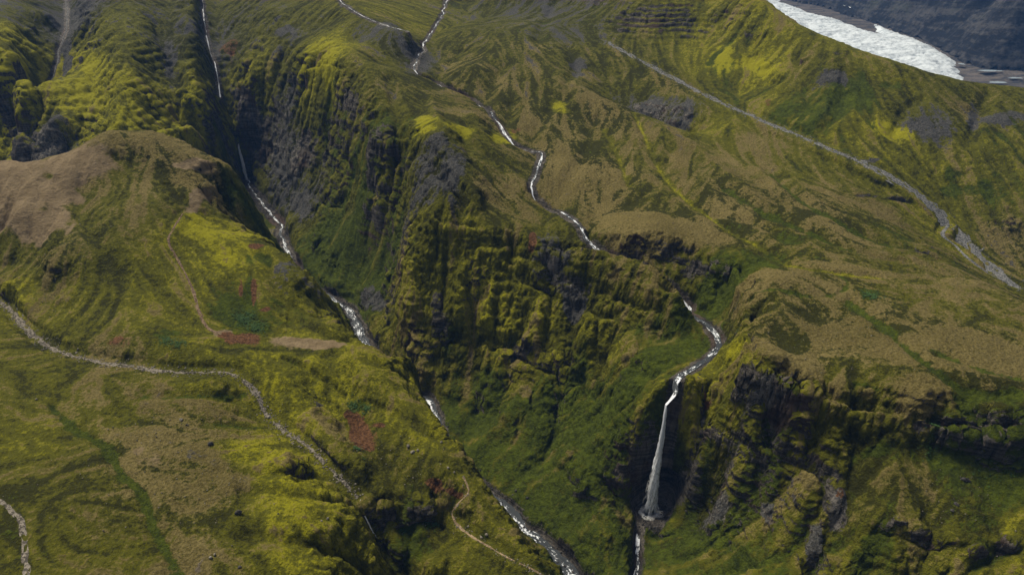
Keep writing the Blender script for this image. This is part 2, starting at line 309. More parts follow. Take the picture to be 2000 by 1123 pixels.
# long furrows of the plateau and the near slope (bearings met with the ground)
H4f = H4.astype(np.float32)
FUR = [([(1235,215),(1290,330),(1335,385),(1420,445),(1500,490),(1560,520),(1640,533),(1720,540)], 3.0, 5), ([(1500,330),(1580,400),(1680,450),(1760,478),(1830,500)], 5.0, 8),
       ([(1420,370),(1500,420),(1590,455),(1680,490),(1760,505)], 4.0, 7), ([(1640,535),(1655,560),(1600,580),(1470,575)], 1.5, 4), ([(1660,590),(1730,640),(1790,690),(1850,730),(1900,755),(1990,765)], 3.0, 5),
       ([(1850,690),(1910,710),(2000,735)], 2.5, 6), ([(95,790),(140,830),(205,870),(235,920),(275,960),(300,1030),(345,1110),(360,1140)], 3.0, 4), ([(280,770),(350,772),(420,768),(480,765)], 2.5, 5),
       ([(400,825),(460,830),(510,832)], 1.6, 4), ([(420,870),(440,905),(455,950),(460,1000),(462,1030)], -2.5, 4), ([(1100,190),(1060,230),(1040,270),(1045,300)], 4.0, 9), ([(1180,250),(1210,310),(1230,360)], 2.5, 5),
       ([(1310,290),(1300,330),(1270,370),(1230,400)], 2.0, 5), ([(240,420),(270,480),(330,560)], 2.0, 5), ([(170,440),(210,500),(240,560)], 2.0, 5), ([(1000,470),(1040,480),(1055,500)], 2.5, 5),
       ([(1455,60),(1480,120),(1500,160)], 5, 10), ([(1650,180),(1640,215),(1610,250)], 6, 10), ([(1800,190),(1770,210),(1745,260)], 5, 8), ([(1930,180),(1910,230),(1890,280)], 6, 9), ([(1560,110),(1570,160),(1590,210)], 5, 10),
       ([(1085,0),(1065,40),(1050,80)], 5, 9), ([(1110,90),(1125,130),(1110,160)], 4, 7), ([(1400,420),(1480,440),(1540,470)], 2.5, 6),
       ([(872,470),(868,560),(866,650),(868,740)], 9, 5), ([(930,560),(925,640),(930,720),(935,790)], 9, 5), ([(1020,600),(1000,680),(990,740),(975,800)], 9, 6), ([(1120,570),(1125,640),(1110,720),(1085,790)], 9, 7), ([(1200,640),(1180,700),(1165,770)], 9, 6), ([(1070,640),(1050,710),(1035,780)], 7, 5), ([(965,640),(958,700),(950,760)], 6, 4),
       ([(1060,560),(1050,620),(1045,680)], -6, 6), ([(960,560),(950,630),(955,700)], -6, 5), ([(900,540),(898,620),(900,700)], -5, 5), ([(1150,620),(1140,690),(1130,760)], -6, 7), ([(1235,660),(1225,730),(1215,800)], -6, 8),
       ([(1095,770),(1090,830),(1060,890),(990,960)], 9, 8), ([(1100,870),(1140,930),(1165,975),(1215,1040),(1235,1090)], -9, 10), ([(1165,870),(1195,950),(1222,1015)], 9, 9), ([(1020,790),(960,850),(925,890)], -7, 9), ([(1050,900),(1010,950),(985,985)], -5, 6),
       ([(940,780),(915,840),(905,870)], 6, 8), ([(1150,790),(1130,850),(1110,900)], -5, 8),
       ([(1430,830),(1400,890),(1390,950)], 4, 6), ([(1500,840),(1450,900),(1455,980),(1430,1050)], 4, 7), ([(1590,860),(1540,930),(1500,990),(1500,1080)], 4.5, 7), ([(1530,900),(1490,960),(1480,1020)], -3, 9), ([(1630,880),(1610,960),(1570,1030),(1570,1110)], 4, 6), ([(1840,880),(1830,960),(1815,1050),(1800,1110)], 4, 7), ([(1930,880),(1950,960),(1960,1050)], 4, 9), ([(1760,860),(1750,930)], -3, 8),
       ([(640,250),(620,330),(600,400)], 8, 9), ([(700,260),(690,330),(680,390)], -6, 8), ([(560,260),(560,330),(570,400)], 6, 8), ([(760,300),(755,370),(765,440)], -8, 8), ([(785,280),(790,350),(790,430)], 9, 7), ([(690,400),(660,480),(640,560)], 3, 6), ([(720,420),(710,500),(690,580)], 3, 6),
       ([(900,100),(860,150),(830,200)], 5, 12), ([(980,130),(960,170),(940,200)], 5, 10), ([(1000,200),(990,240)], 5, 8), ([(760,150),(770,200),(780,255)], 5, 9), ([(840,180),(850,220),(870,260)], -5, 9), ([(930,230),(950,280),(1000,340),(1030,370)], -4, 10), ([(900,260),(930,320),(980,380)], 3, 7),
       ([(1160,230),(1150,290),(1110,350),(1080,400)], 3, 9), ([(1350,280),(1420,340),(1480,400)], -3, 10), ([(1480,330),(1560,390),(1640,430)], -3, 8), ([(300,40),(320,100),(345,150),(390,200)], 7, 9), ([(245,190),(250,215),(245,245)], 6, 6), ([(200,60),(190,120),(170,190),(160,240)], 5, 8), ([(60,110),(70,160),(80,200)], 6, 7), ([(520,60),(505,110),(490,150)], 5, 7), ([(360,190),(340,225)], 4, 6), ([(700,700),(760,710),(800,730)], 3, 4), ([(640,690),(700,760),(760,800),(850,850)], 3, 5), ([(560,620),(620,640),(680,660)], 3, 5),
       ([(560,740),(600,800),(650,860),(690,930)], -3, 6), ([(450,540),(470,590),(480,630)], 3, 5), ([(520,500),(540,560),(560,600)], 4, 6), ([(330,360),(350,390)], 3, 6), ([(160,360),(155,400),(170,430)], 4, 6), ([(500,890),(580,900),(640,930)], 2.5, 4), ([(470,960),(560,960),(640,990)], 2.5, 5), ([(480,1040),(570,1050),(660,1060)], 3, 5), ([(430,920),(520,925),(600,915)], 2, 4), ([(1830,330),(1850,380),(1870,420)], 4, 7)]
for b, dep, wd in FUR:
    q = catmull(np.array([hit(x, y, H4f, CS) for x, y in b]), 4.0)
    w, D, _ = near(q, wd*3.2, HS, H.shape); D = D*(1 + 0.35*vnoise2(RX[w]/14, RY[w]/14, 9))
    H[w] -= dep*np.exp(-(D/wd)**2)
print('pre-erosion', time.time() - T0)

# rain-drop erosion, many drops at once
def erode(Hm, cs, batches, n, steps):
    h = Hm/cs; ny, nx = h.shape; flow = np.zeros(h.size, np.float32)
    for b in range(batches):
        px = rng.random(n)*(nx - 4) + 1.5; py = (rng.random(n)**1.25)*(ny - 4) + 1.5
        dx = np.zeros(n); dy = np.zeros(n); sed = np.zeros(n); wat = np.ones(n); spd = np.ones(n)
        for s_ in range(steps):
            ix = px.astype(np.int32); iy = py.astype(np.int32); fx = px - ix; fy = py - iy
            f = iy*nx + ix; hr = h.ravel()
            a = hr[f]; c = hr[f+1]; d = hr[f+nx]; e = hr[f+nx+1]
            gx_ = (c - a)*(1-fy) + (e - d)*fy; gy_ = (d - a)*(1-fx) + (e - c)*fx
            h0 = (a*(1-fx) + c*fx)*(1-fy) + (d*(1-fx) + e*fx)*fy
            dx = dx*0.25 - gx_*0.75; dy = dy*0.25 - gy_*0.75
            L = np.hypot(dx, dy) + 1e-6; dx /= L; dy /= L
            px = np.clip(px + dx, 1.01, nx - 3.01); py = np.clip(py + dy, 1.01, ny - 3.01)
            jx = px.astype(np.int32); jy = py.astype(np.int32); gx2 = px - jx; gy2 = py - jy; g = jy*nx + jx
            h1 = (hr[g]*(1-gx2) + hr[g+1]*gx2)*(1-gy2) + (hr[g+nx]*(1-gx2) + hr[g+nx+1]*gx2)*gy2
            dh = h1 - h0
            cap = np.maximum(-dh, 0.01)*spd*wat*3.0
            up = dh > 0
            dep = np.where(up, np.minimum(dh, sed), np.where(sed > cap, (sed - cap)*0.25, 0.0))
            ero = np.where(~up & (sed <= cap), np.minimum((cap - sed)*0.16, -dh*0.5), 0.0)
            amt = dep - ero; sed -= amt
            dl = np.bincount(f, amt*(1-fx)*(1-fy), h.size) + np.bincount(f+1, amt*fx*(1-fy), h.size) + np.bincount(f+nx, amt*(1-fx)*fy, h.size) + np.bincount(f+nx+1, amt*fx*fy, h.size)
            flow += np.bincount(f, wat, h.size)
            dl = np.clip(dl, -0.12, 0.12).reshape(ny, nx)
            h += 0.5*dl + 0.5*blur(dl)
            spd = np.sqrt(np.maximum(0.05, spd*spd - dh*2.0)); spd = np.minimum(spd, 3.0); wat *= 0.975
    return (h*cs).astype(np.float32), flow.reshape(ny, nx)
NE = int((1300 - CY0)/HS) + 1
EI0 = int((-1000 - CX0)/HS); EI1 = int((1000 - CX0)/HS)
Hb = H[:NE, EI0:EI1].copy()
edge = np.ones_like(Hb); r_ = np.linspace(0, 1, 40); edge[:, :40] *= r_; edge[:, -40:] *= r_[::-1]; edge[-40:] *= r_[::-1][:, None]
bx_ = RX[:NE, EI0:EI1]; by_ = RY[:NE, EI0:EI1]
soft = 0.18 + 0.75*smooth(0.35, 1.1, SLOPE0[:NE, EI0:EI1]); soft *= 0.35 + 0.65*smooth(-0.35, 0.35, fbm2(bx_/120, by_/120, 2, 77))
# wide gullies on a coarse raster, then fine rills
Hc = Hb[::2, ::2].astype(np.float64); Hc2, FLc = erode(Hc, HS*2, 3, 26000, 40)
dc = np.repeat(np.repeat(Hc2 - Hc, 2, 0), 2, 1)[:Hb.shape[0], :Hb.shape[1]]; dc = blur(np.pad(dc, ((0, Hb.shape[0]-dc.shape[0]), (0, Hb.shape[1]-dc.shape[1])), mode='edge').astype(np.float32), 2)
Hd = Hb + dc*np.minimum(1, soft*1.1)
He, FLOWe = erode(Hd.astype(np.float64), HS, BATCH, 50000, 36)
H[:NE, EI0:EI1] = Hb + ((Hd - Hb) + (He - Hd)*soft*0.8)*edge
FLOW = np.zeros_like(H); FLOW[:NE, EI0:EI1] = np.log1p(blur(FLOWe, 1))*edge
print('erosion', time.time() - T0, float(np.abs(He - Hb).mean()), float(FLOW.max()))
# hard cap rock: rims break off sharply. side = +1 when the drop lies left of the line's direction
def cliff(poly, side, drop, back, steep=2.2, lift=0.4, wob=2.5):
    q = catmull(poly, 4.0); t = np.gradient(q[:, :2], axis=0); t /= np.linalg.norm(t, axis=1)[:, None] + 1e-9
    s = np.cumsum(np.r_[0, np.linalg.norm(np.diff(q[:, :2], axis=0), axis=1)])
    o = wob*(vnoise2(s/17, s*0 + 3.1, 41) + 0.6*vnoise2(s/6.5, s*0 + 8.8, 42)); q[:, 0] -= t[:, 1]*o; q[:, 1] += t[:, 0]*o
    reach = max(back, drop/steep + 6)
    qq = np.column_stack([q, np.arange(len(q))]); w, D, V = near(q, reach, HS, H.shape)
    _, _, K = near(qq, reach, HS, H.shape, col=3)
    k0 = np.clip(K.astype(int), 0, len(q)-2); cr = t[k0, 0]*(RY[w] - q[k0, 1]) - t[k0, 1]*(RX[w] - q[k0, 0])
    end = (K > 0.02) & (K < len(q) - 1.02) & (D < reach)
    lo = end & (cr*side > 0)
    cap = V - np.minimum(D*steep, drop) - np.maximum(D - drop/steep, 0)*0
    hh = H[w]
    f = smooth(reach, drop/steep*0.6, D)
    hh = np.where(lo, hh + (np.minimum(hh, cap) - hh)*f, hh)
    hi = end & (cr*side <= 0)
    g = smooth(back, back*0.3, D)
    hh = np.where(hi, hh + (np.maximum(hh, V - D*lift) - hh)*g, hh)
    H[w] = hh
cliff(RIM_L[0:8], 1, 30, 14); cliff(RIM_L[7:12], 1, 50, 14, 3.0); cliff(RIM_L[10:], 1, 34, 12, 2.4)
cliff(RIM_R[2:9], -1, 30, 12, 1.8); cliff(RIM_R[8:11], -1, 24, 10, 1.8); cliff(RIM_R[11:], -1, 20, 10, 2.2)
cliff(np.array([PY(430,238,1040), PY(452,262,1062), PY(470,279,1062), PY(500,258,1062), PY(535,236,1045)]), -1, 48, 8, 3.0)
cliff(BAND[:8], -1, 15, 10, 2.6)
PROM = np.array([PY(1060,480,610), PY(1110,500,598), PY(1170,515,580), PY(1240,555,548), PY(1322,577,524)])
PROMB = np.array([PY(1120,476,606), PY(1200,492,584), PY(1262,512,563), PY(1330,566,529)])
pq = np.vstack([PROM, PROMB[::-1]]); i0 = int((pq[:, 0].min()-20-CX0)//HS); i1 = int((pq[:, 0].max()+20-CX0)//HS); j0 = int((pq[:, 1].min()-20-CY0)//HS); j1 = int((pq[:, 1].max()+20-CY0)//HS)
px_, py_ = RX[j0:j1, i0:i1], RY[j0:j1, i0:i1]; ci_ = np.zeros(px_.shape, bool)
for a_, b_ in zip(pq, np.roll(pq, -1, 0)):
    ci_ ^= ((a_[1] > py_) != (b_[1] > py_)) & (px_ < (b_[0] - a_[0])*(py_ - a_[1])/(b_[1] - a_[1] + 1e-9) + a_[0])
wi_ = [1/((px_ - p_[0])**2 + (py_ - p_[1])**2 + 60)**1.5 for p_ in pq]; top_ = sum(w_*p_[2] for w_, p_ in zip(wi_, pq))/sum(wi_)
kk0 = blur(ci_.astype(np.float32), 2); hh_ = H[j0:j1, i0:i1]; H[j0:j1, i0:i1] = hh_*(1-kk0) + (top_ + 0.25*(hh_ - top_))*kk0
cliff(PROM, -1, 11, 6, 2.6); cliff(PROMB, 1, 18, 4, 2.4)
cliff(np.array([hit(x_, y_, H, HS) for x_, y_ in ((1095,535), (1150,552), (1200,572), (1250,592), (1305,603))]), -1, 8, 4, 2.4)
EDGE = np.array([PY(1160,445,634), PY(1190,462,607), PY(1260,462,600), PY(1350,485,585), PY(1438,522,548), PY(1446,560,510), PY(1450,600,480), PY(1452,650,440), PY(1462,695,405)])
cliff(EDGE[:5], -1, 20, 10, 1.8); cliff(EDGE[4:], -1, 30, 10, 2.6)
AMPH = np.array([PY(735,985,346), PY(790,982,350), PY(850,980,353), PY(885,1010,345)]); cliff(AMPH, -1, 14, 8, 2.6)
GLIP = np.array([PY(695,985,332), PY(700,1000,325), PY(722,1050,312), PY(735,1100,298), PY(750,1180,280)]); cliff(GLIP, 1, 22, 8, 2.4)
# bedded rock: risers and treads on the walls and the high cliffs
RX_, RY_ = RX, RY
def hblob(Fd, bx, by, rx, ry):
    c_ = hit(bx, by, H4f, CS); px_ = np.linalg.norm(c_)/F; a_ = (hit(bx+rx, by, H4f, CS) - c_)[:2]; b_ = (hit(bx, by-ry, H4f, CS) - c_)[:2]
    a_ *= min(1, 2.0*rx*px_/(np.linalg.norm(a_) + 1e-6)); b_ *= min(1, 5.0*ry*px_/(np.linalg.norm(b_) + 1e-6))
    M_ = np.linalg.inv(np.array([[a_[0], b_[0]], [a_[1], b_[1]]]) + 1e-6*np.eye(2)); R_ = 1.5*(np.linalg.norm(a_) + np.linalg.norm(b_))
    i0 = int(max(0, (c_[0]-R_-CX0)//HS)); i1 = int((c_[0]+R_-CX0)//HS + 2); j0 = int(max(0, (c_[1]-R_-CY0)//HS)); j1 = int((c_[1]+R_-CY0)//HS + 2)
    xs = RX[j0:j1, i0:i1] - c_[0]; yv_ = RY[j0:j1, i0:i1] - c_[1]
    Fd[j0:j1, i0:i1] = np.maximum(Fd[j0:j1, i0:i1], smooth(1.3, 0.7, np.hypot(M_[0,0]*xs + M_[0,1]*yv_, M_[1,0]*xs + M_[1,1]*yv_)))
gyv, gxv = np.gradient(blur(H, 3), HS); sl_ = np.hypot(gxv, gyv)
TERR = 0.55*smooth(0.8, 1.3, sl_)*smooth(-0.1, 0.3, fbm2(RX/55, RY/55, 2, 333)); HARD = np.zeros_like(H)
hblob(HARD, 1275, 40, 135, 46); LM = np.zeros_like(H); hblob(LM, 230, 170, 230, 90); hblob(LM, 490, 120, 90, 80); hblob(LM, 40, 160, 90, 90); TERR = np.maximum(np.maximum(TERR, 0.95*HARD*(0.25 + 0.75*smooth(-0.3, 0.25, fbm2(RX/34, RY/16, 3, 337)))), 0.6*LM*smooth(-0.25, 0.2, fbm2(RX/40, RY/40, 2, 336)))
for per, wt in ((9.5, 1.0), (6.6, 0.0), (4.1, 0.6)):
    wt = np.where(HARD > 0.02, 1.0 if per == 6.6 else 0.1, wt)
    hw_ = H + 3.4*fbm2(RX/38, RY/38, 4, 334 + int(per)); fr = hw_/per; k_ = np.floor(fr); fr = fr - k_
    H = H + TERR*wt*((k_ + smooth(0.30, 0.70, fr))*per - hw_)
# hard ledges across the central wall
for b, drop, stp in (([(800,600),(870,640),(960,655),(1050,690),(1150,735),(1225,765)], 16, 2.6), ([(860,478),(950,500),(1060,555),(1150,590),(1225,622)], 9, 2.4), ([(640,300),(700,340),(760,380)], 14, 2.2), ([(560,330),(620,380),(690,400)], 10, 2.0),
                     ([(1400,850),(1480,870),(1560,900),(1620,930)], 10, 2.4), ([(1700,1005),(1750,1020),(1810,1052),(1850,1040)], 7, 2.4), ([(1660,800),(1720,850),(1700,880)], 6, 2.0), ([(1880,1085),(1950,1060),(2000,1050)], 8, 2.2), ([(1665,378),(1720,382),(1780,395)], 3, 0.9), ([(560,690),(640,730),(680,770)], 5, 2.0)):
    cliff(np.array([hit(x_, y_, H, HS) for x_, y_ in b]), -1, drop, 5, stp, 0.6)
# streaks that follow the fall of the ground: noise smeared along the slope
def lic(seed, scale, steps, step):
    nz_ = vnoise2(RX/scale, RY/scale, seed); gy2, gx2 = np.gradient(blur(H, 4)); L = np.hypot(gx2, gy2) + 1e-4; ux = gx2/L; uy = gy2/L
    acc = nz_.copy(); ny, nx = H.shape
    I, J = np.meshgrid(np.arange(nx, dtype=np.float32), np.arange(ny, dtype=np.float32))
    for sg in (1, -1):
        px = I.copy(); py = J.copy()
        for k in range(steps):
            ix = np.clip(px + 0.5, 0, nx-1).astype(np.int32); iy = np.clip(py + 0.5, 0, ny-1).astype(np.int32)
            px += sg*step*ux[iy, ix]; py += sg*step*uy[iy, ix]
            ix = np.clip(px + 0.5, 0, nx-1).astype(np.int32); iy = np.clip(py + 0.5, 0, ny-1).astype(np.int32); acc += nz_[iy, ix]
    acc /= acc.std(); return np.clip(acc*0.5, -1.3, 1.3).astype(np.float32)
LIC1 = lic(351, 2.6, 7, 1.3); LIC2 = lic(352, 7.0, 9, 3.0)
gent = smooth(0.08, 0.5, sl_)
H = H + CALM*(1 - 0.85*HARD)*gent*(LIC1*0.6 - np.abs(LIC2)*1.5 + LIC2*0.7)*(0.6 + 0.7*smooth(0.3, 1.0, sl_))
print('lic', time.time() - T0)
# beds of the streams, cut to their own fall line
for n_, (q, s, hw) in STREAMS.items():
    w, D, V = near(q, hw + 16, HS, H.shape)
    k = smooth(hw + 14, hw + 1.0, D); H[w] = H[w]*(1-k) + np.minimum(H[w], V + np.maximum(D - hw, 0)*1.3)*k
    k = smooth(hw + 3.0, hw, D); H[w] = H[w]*(1-k) + (V - 0.7)*k
for q, hw in ((catmull(DRY), 3.0), (catmull(DRY2), 3.0), (catmull(BED), 7.0)):
    w, D, V = near(q, hw + 10, HS, H.shape); k = smooth(hw + 8, hw - 1, D)
    H[w] = H[w]*(1-k) + V*k
# plunge pool of the big fall
w, D, V = near(np.array([POOL, POOL + [10, 4, 0]]), 32, HS, H.shape)
k = smooth(24, 11, D); H[w] = H[w]*(1-k) + (POOL[2] - 1.0 + 0.10*D)*k
# ------------------------------------------------------------------ trails and dry beds: lie of their lines (levelled into the ground)
FLAT = np.ones_like(H)
def lay(b, hw, lvl=True):
    q = catmull(np.array([hit(x_, y_, H, HS) for x_, y_ in b]), 2.5)
    for _ in range(6): q[1:-1, 2] = 0.25*q[:-2, 2] + 0.5*q[1:-1, 2] + 0.25*q[2:, 2]
    if lvl: level(q, hw)
    return q
def level(q, hw):
    w, D, Vv = near(q, hw + 7, HS, H.shape); k = smooth(hw + 6, hw + 1.5, D); H[w] = H[w]*(1-k) + Vv*k
    FLAT[w] = np.minimum(FLAT[w], smooth(hw + 0.5, hw + 4.0, D))
TRAIL_A = lay([(356,418),(338,447),(329,470),(343,500),(362,535),(378,572),(388,610),(406,642),(432,653)], 1.0)
TRAIL_B = lay([(905,932),(916,958),(906,972),(888,992),(884,1010),(902,1034),(930,1052),(962,1072),(1000,1094),(1040,1112),(1072,1128)], 1.0)
DRYQ = catmull(DRY, 2.5); level(DRYQ, 3.2)
BEDQ = catmull(BED, 4.0); level(BEDQ, 14.0)
BEDB = lay([(1846,425),(1852,440),(1842,458),(1868,482),(1892,505),(1925,530),(1955,548),(1990,562)], 5.0)
SPUR = lay([(-10,975),(15,990),(38,1018),(50,1060),(50,1100),(52,1140)], 2.6)
# ------------------------------------------------------------------ ground cover fields (surveyed spots, spread over the place)
Hs = blur(H, 2)
COVER = [  # bearing x, y, dry grass, bright moss, lush green, grey scree
 (1600,650,.8,.2,0,0),(1550,700,.85,.1,0,0),(1700,650,.8,.2,0,0),(1850,680,.85,.15,0,0),(1950,760,.85,.1,0,0),(1800,780,.85,.1,0,0),(1650,780,.6,.4,0,0),(1500,560,.7,.4,0,0),(1600,560,.6,.4,0,0),(1800,570,.5,.5,0,0),
 (1900,600,.5,.5,0,0),(1500,640,.8,.2,0,0),(1300,450,.85,.1,0,0),(1200,420,.8,.2,0,0),(1400,470,.8,.2,0,0),(1300,380,.55,.4,0,0),(1450,400,.7,.3,0,0),(1250,300,.5,.5,0,0),(1600,420,.7,.3,0,0),(1700,420,.6,.4,0,0),
 (1750,460,.3,.3,.5,0),(1600,480,.4,.3,.4,0),(1550,330,.3,.5,.4,0),(1500,280,.6,.7,0,0),(1180,220,.7,.2,0,.1),(1100,250,.6,.3,0,0),(1100,330,.85,.1,0,0),(1150,350,.8,.1,0,0),(1000,350,.5,.4,0,0),(960,380,.7,.3,0,0),
 (1000,420,.6,.4,0,0),(900,280,.4,.4,0,.2),(850,300,.2,.3,0,.6),(880,350,.1,.2,0,.7),(1180,530,.5,.5,0,0),(1260,530,.6,.4,0,0),(930,200,.5,.3,0,.2),(800,180,.4,.3,0,.3),(720,110,.3,.5,0,.3),(650,110,0,1,0,0),(620,112,0,1,0,0),
 (560,90,.1,.3,0,.5),(500,80,.1,.4,0,.3),(740,60,0,.2,.3,.5),(800,110,0,.2,.2,.6),(760,30,.1,.6,.1,.1),(1000,50,.2,.3,.3,.4),(1100,60,.1,.2,.3,.5),(1060,20,.1,.3,.2,.5),(920,100,.4,.3,0,.3),(900,130,.5,.2,0,.2),(1030,110,.4,.3,.1,.3),
 (30,150,0,1,.1,0),(50,110,0,.8,0,.1),(180,180,0,1,.1,0),(150,220,0,.9,0,0),(200,110,0,.6,.1,.2),(250,60,0,.5,.1,.35),(240,110,0,.5,0,.35),(330,90,0,.2,0,.55),(300,210,0,.9,0,0),(400,230,0,.8,.1,0),(350,160,0,.3,.1,.4),(420,240,0,.9,.1,0),
 (100,260,0,.3,0,.5),(60,30,0,.4,0,.4),(130,60,0,0,0,.8),(480,150,0,.5,0,.1),(530,120,0,.5,0,.1),(450,90,0,0,0,.6),(510,50,0,.4,.1,.4),(230,240,0,.9,0,0),(270,190,0,.7,.1,0),
 (250,370,.4,.5,0,0),(330,320,.6,.3,0,0),(400,350,.9,.1,0,0),(330,400,.5,.5,0,0),(150,480,.5,.3,0,0),(80,470,.4,.5,0,0),(100,520,.6,.2,0,.2),(200,500,.4,.5,0,0),(300,500,.3,.7,0,0),(400,460,0,1,0,0),(370,490,.1,.8,.1,0),(480,520,0,.7,.4,0),
 (500,560,.1,.5,.6,0),(560,530,0,.3,.3,.4),(300,600,.2,.6,0,0),(150,570,.2,.6,0,0),(250,640,.2,.6,0,0),(350,650,.1,.5,.4,0),(470,620,0,.4,.8,0),(430,660,.1,.6,.1,0),(230,670,.5,.2,0,0),(50,560,.1,.8,0,0),
 (100,740,.3,.5,.2,0),(250,760,.4,.5,0,0),(400,760,.3,.6,.2,0),(80,850,.2,.6,.2,0),(200,820,.3,.5,0,0),(330,830,.55,.35,0,0),(330,900,.6,.2,0,.15),(300,880,.6,.2,0,.1),(420,950,.65,.2,0,.1),(380,980,.6,.2,0,0),(500,880,0,.8,.2,0),(560,930,0,.8,.2,0),
 (550,1000,0,.8,.3,0),(480,1050,.3,.5,0,0),(130,940,.4,.4,.1,0),(230,1000,.45,.4,.1,0),(100,1060,.3,.45,.2,0),(200,1100,.3,.45,.15,0),(400,1080,.5,.4,0,0),(600,1080,.1,.7,.2,0),
 (560,720,.1,.8,.1,0),(600,780,.1,.8,0,0),(700,720,.2,.7,.1,0),(760,760,.2,.6,.2,0),(760,840,.2,.7,0,0),(830,850,.2,.8,0,0),(760,900,.55,.4,0,0),(830,930,.4,.4,.2,0),(900,930,.2,.5,0,0),(800,1040,0,.2,.7,0),(850,1000,.1,.3,.3,0),(900,1080,.1,.4,.4,0),(700,1080,0,.5,.4,0),(750,960,.5,.4,0,0),
 (650,470,0,.2,.9,0),(700,480,0,.2,.9,0),(740,560,0,.1,.8,.1),(620,360,0,0,.3,.5),(560,380,0,0,0,.8),(700,350,0,.3,.6,0),(750,400,0,.3,.6,0),(640,230,0,.2,.5,.1),(560,250,0,0,.1,.7),(430,290,0,.4,.7,0),(480,400,0,.1,.8,0),(520,430,0,.2,.8,0),
 (830,560,.1,.6,.2,0),(900,520,0,.6,.3,0),(960,600,0,.7,.2,0),(1050,620,0,.7,.2,0),(1080,530,.1,.2,.1,.6),(1150,600,0,.4,.1,.4),(1180,640,0,.5,.2,.2),(1000,680,0,.5,.4,0),(1100,700,0,.5,.4,0),(900,720,0,.1,.6,0),(950,780,0,.2,.9,0),
 (1050,800,0,.3,.9,0),(1150,770,0,.2,.9,0),(1100,860,0,.3,.9,0),(1000,880,0,.1,.8,0),(1050,950,0,.3,.9,0),(1150,1000,0,.3,.9,0),(1200,1060,0,.3,.8,0),(1200,700,0,.5,.3,0),(1250,650,0,.2,.8,0),(1300,640,.1,.2,.8,0),(1330,680,.2,.3,.7,0),
 (1420,700,.1,.8,.2,0),(1390,760,.1,.7,.3,0),(1400,590,0,.1,1,0),(1300,520,0,.3,.7,0),(1400,520,0,.3,.7,0),(1250,570,.3,.6,.1,0),(1450,800,0,.4,.5,0),(1500,860,0,.4,.6,0),(1400,880,0,.4,.6,0),(1450,950,0,.3,.7,0),(1400,1000,.3,.1,.2,.3),
 (1380,1050,0,.4,.8,0),(1500,1050,0,.3,.7,0),(1560,1000,0,.3,.6,0),(1600,1100,0,.3,.6,0),(1580,820,.1,.6,.3,0),(1650,830,.3,.6,0,0),(1700,800,.4,.5,0,0),(1750,880,.1,.2,.7,0),(1850,860,0,.1,1,0),(1720,950,.6,.2,.2,0),(1750,920,.7,.2,.1,0),(1790,960,.6,.3,.1,0),(1690,990,.5,.3,.2,0),(1800,1000,.4,.5,.2,0),
 (1900,950,.1,.5,.4,0),(1970,900,0,.1,1,0),(1990,1050,.1,.6,.3,0),(1900,1100,.1,.5,.4,0),(1700,1080,0,.3,.6,0),(1600,920,.1,.4,.4,0),
 (1450,60,0,.6,.3,0),(1400,30,0,.5,.3,0),(1550,60,.1,.6,.2,0),(1400,130,0,.6,.4,0),(1500,130,0,.7,.3,0),(1600,120,.3,.5,.1,0),(1620,150,0,.1,.2,.6),(1640,190,0,.1,1,0),(1580,220,0,.5,.7,0),(1700,120,.2,.6,0,0),(1700,250,0,.6,.4,0),
 (1800,230,.1,.4,.1,.4),(1820,250,0,.2,0,.8),(1850,180,.3,.5,.2,0),(1900,220,.6,.1,0,.2),(1950,230,0,.4,.4,.3),(1980,280,0,.4,.5,.1),(1900,300,.2,.6,.2,0),(1880,350,0,.5,.5,0),(1950,370,0,.4,.7,0),(1760,290,.1,.6,.2,0),(1900,400,.2,.5,.3,0),
 (1850,450,.2,.7,.1,0),(1970,460,.6,.1,0,.3),(1400,250,.2,.6,.3,0),(1450,200,.1,.6,.3,0),(1300,170,.5,.3,0,0),(1260,205,0,.1,.1,.6),(1310,225,0,.1,.1,.6),(1200,120,.3,.3,.1,.2)]
FS = 8.0
fxv = np.arange(CX0, CX1+1, FS); fyv = np.arange(CY0, CY1+1, FS); FX, FY = np.meshgrid(fxv, fyv)
CP_ = np.array([hit(c[0], c[1], Hs, HS) for c in COVER]); CV = np.array([c[2:] for c in COVER])
wgt = np.zeros((FX.size, len(COVER)), np.float32)
ep = (0.022*CP_[:, 1])**2
d2 = (FX.ravel()[:, None] - CP_[None, :, 0])**2 + (FY.ravel()[:, None] - CP_[None, :, 1])**2
wgt = 1.0/(d2 + ep[None])**2; wgt /= wgt.sum(1)[:, None]
COVR = (wgt @ CV).reshape(FX.shape + (4,)).astype(np.float32)
RED = np.zeros_like(H); SAND = np.zeros_like(H); ROCK_AND_SHADE = np.zeros_like(H); TURF = np.zeros_like(H); YEL = np.zeros_like(H); GREY = np.zeros_like(H)
WARP = 0.55*fbm2(RX/13, RY/13, 4, 61) + 0.25*LIC2
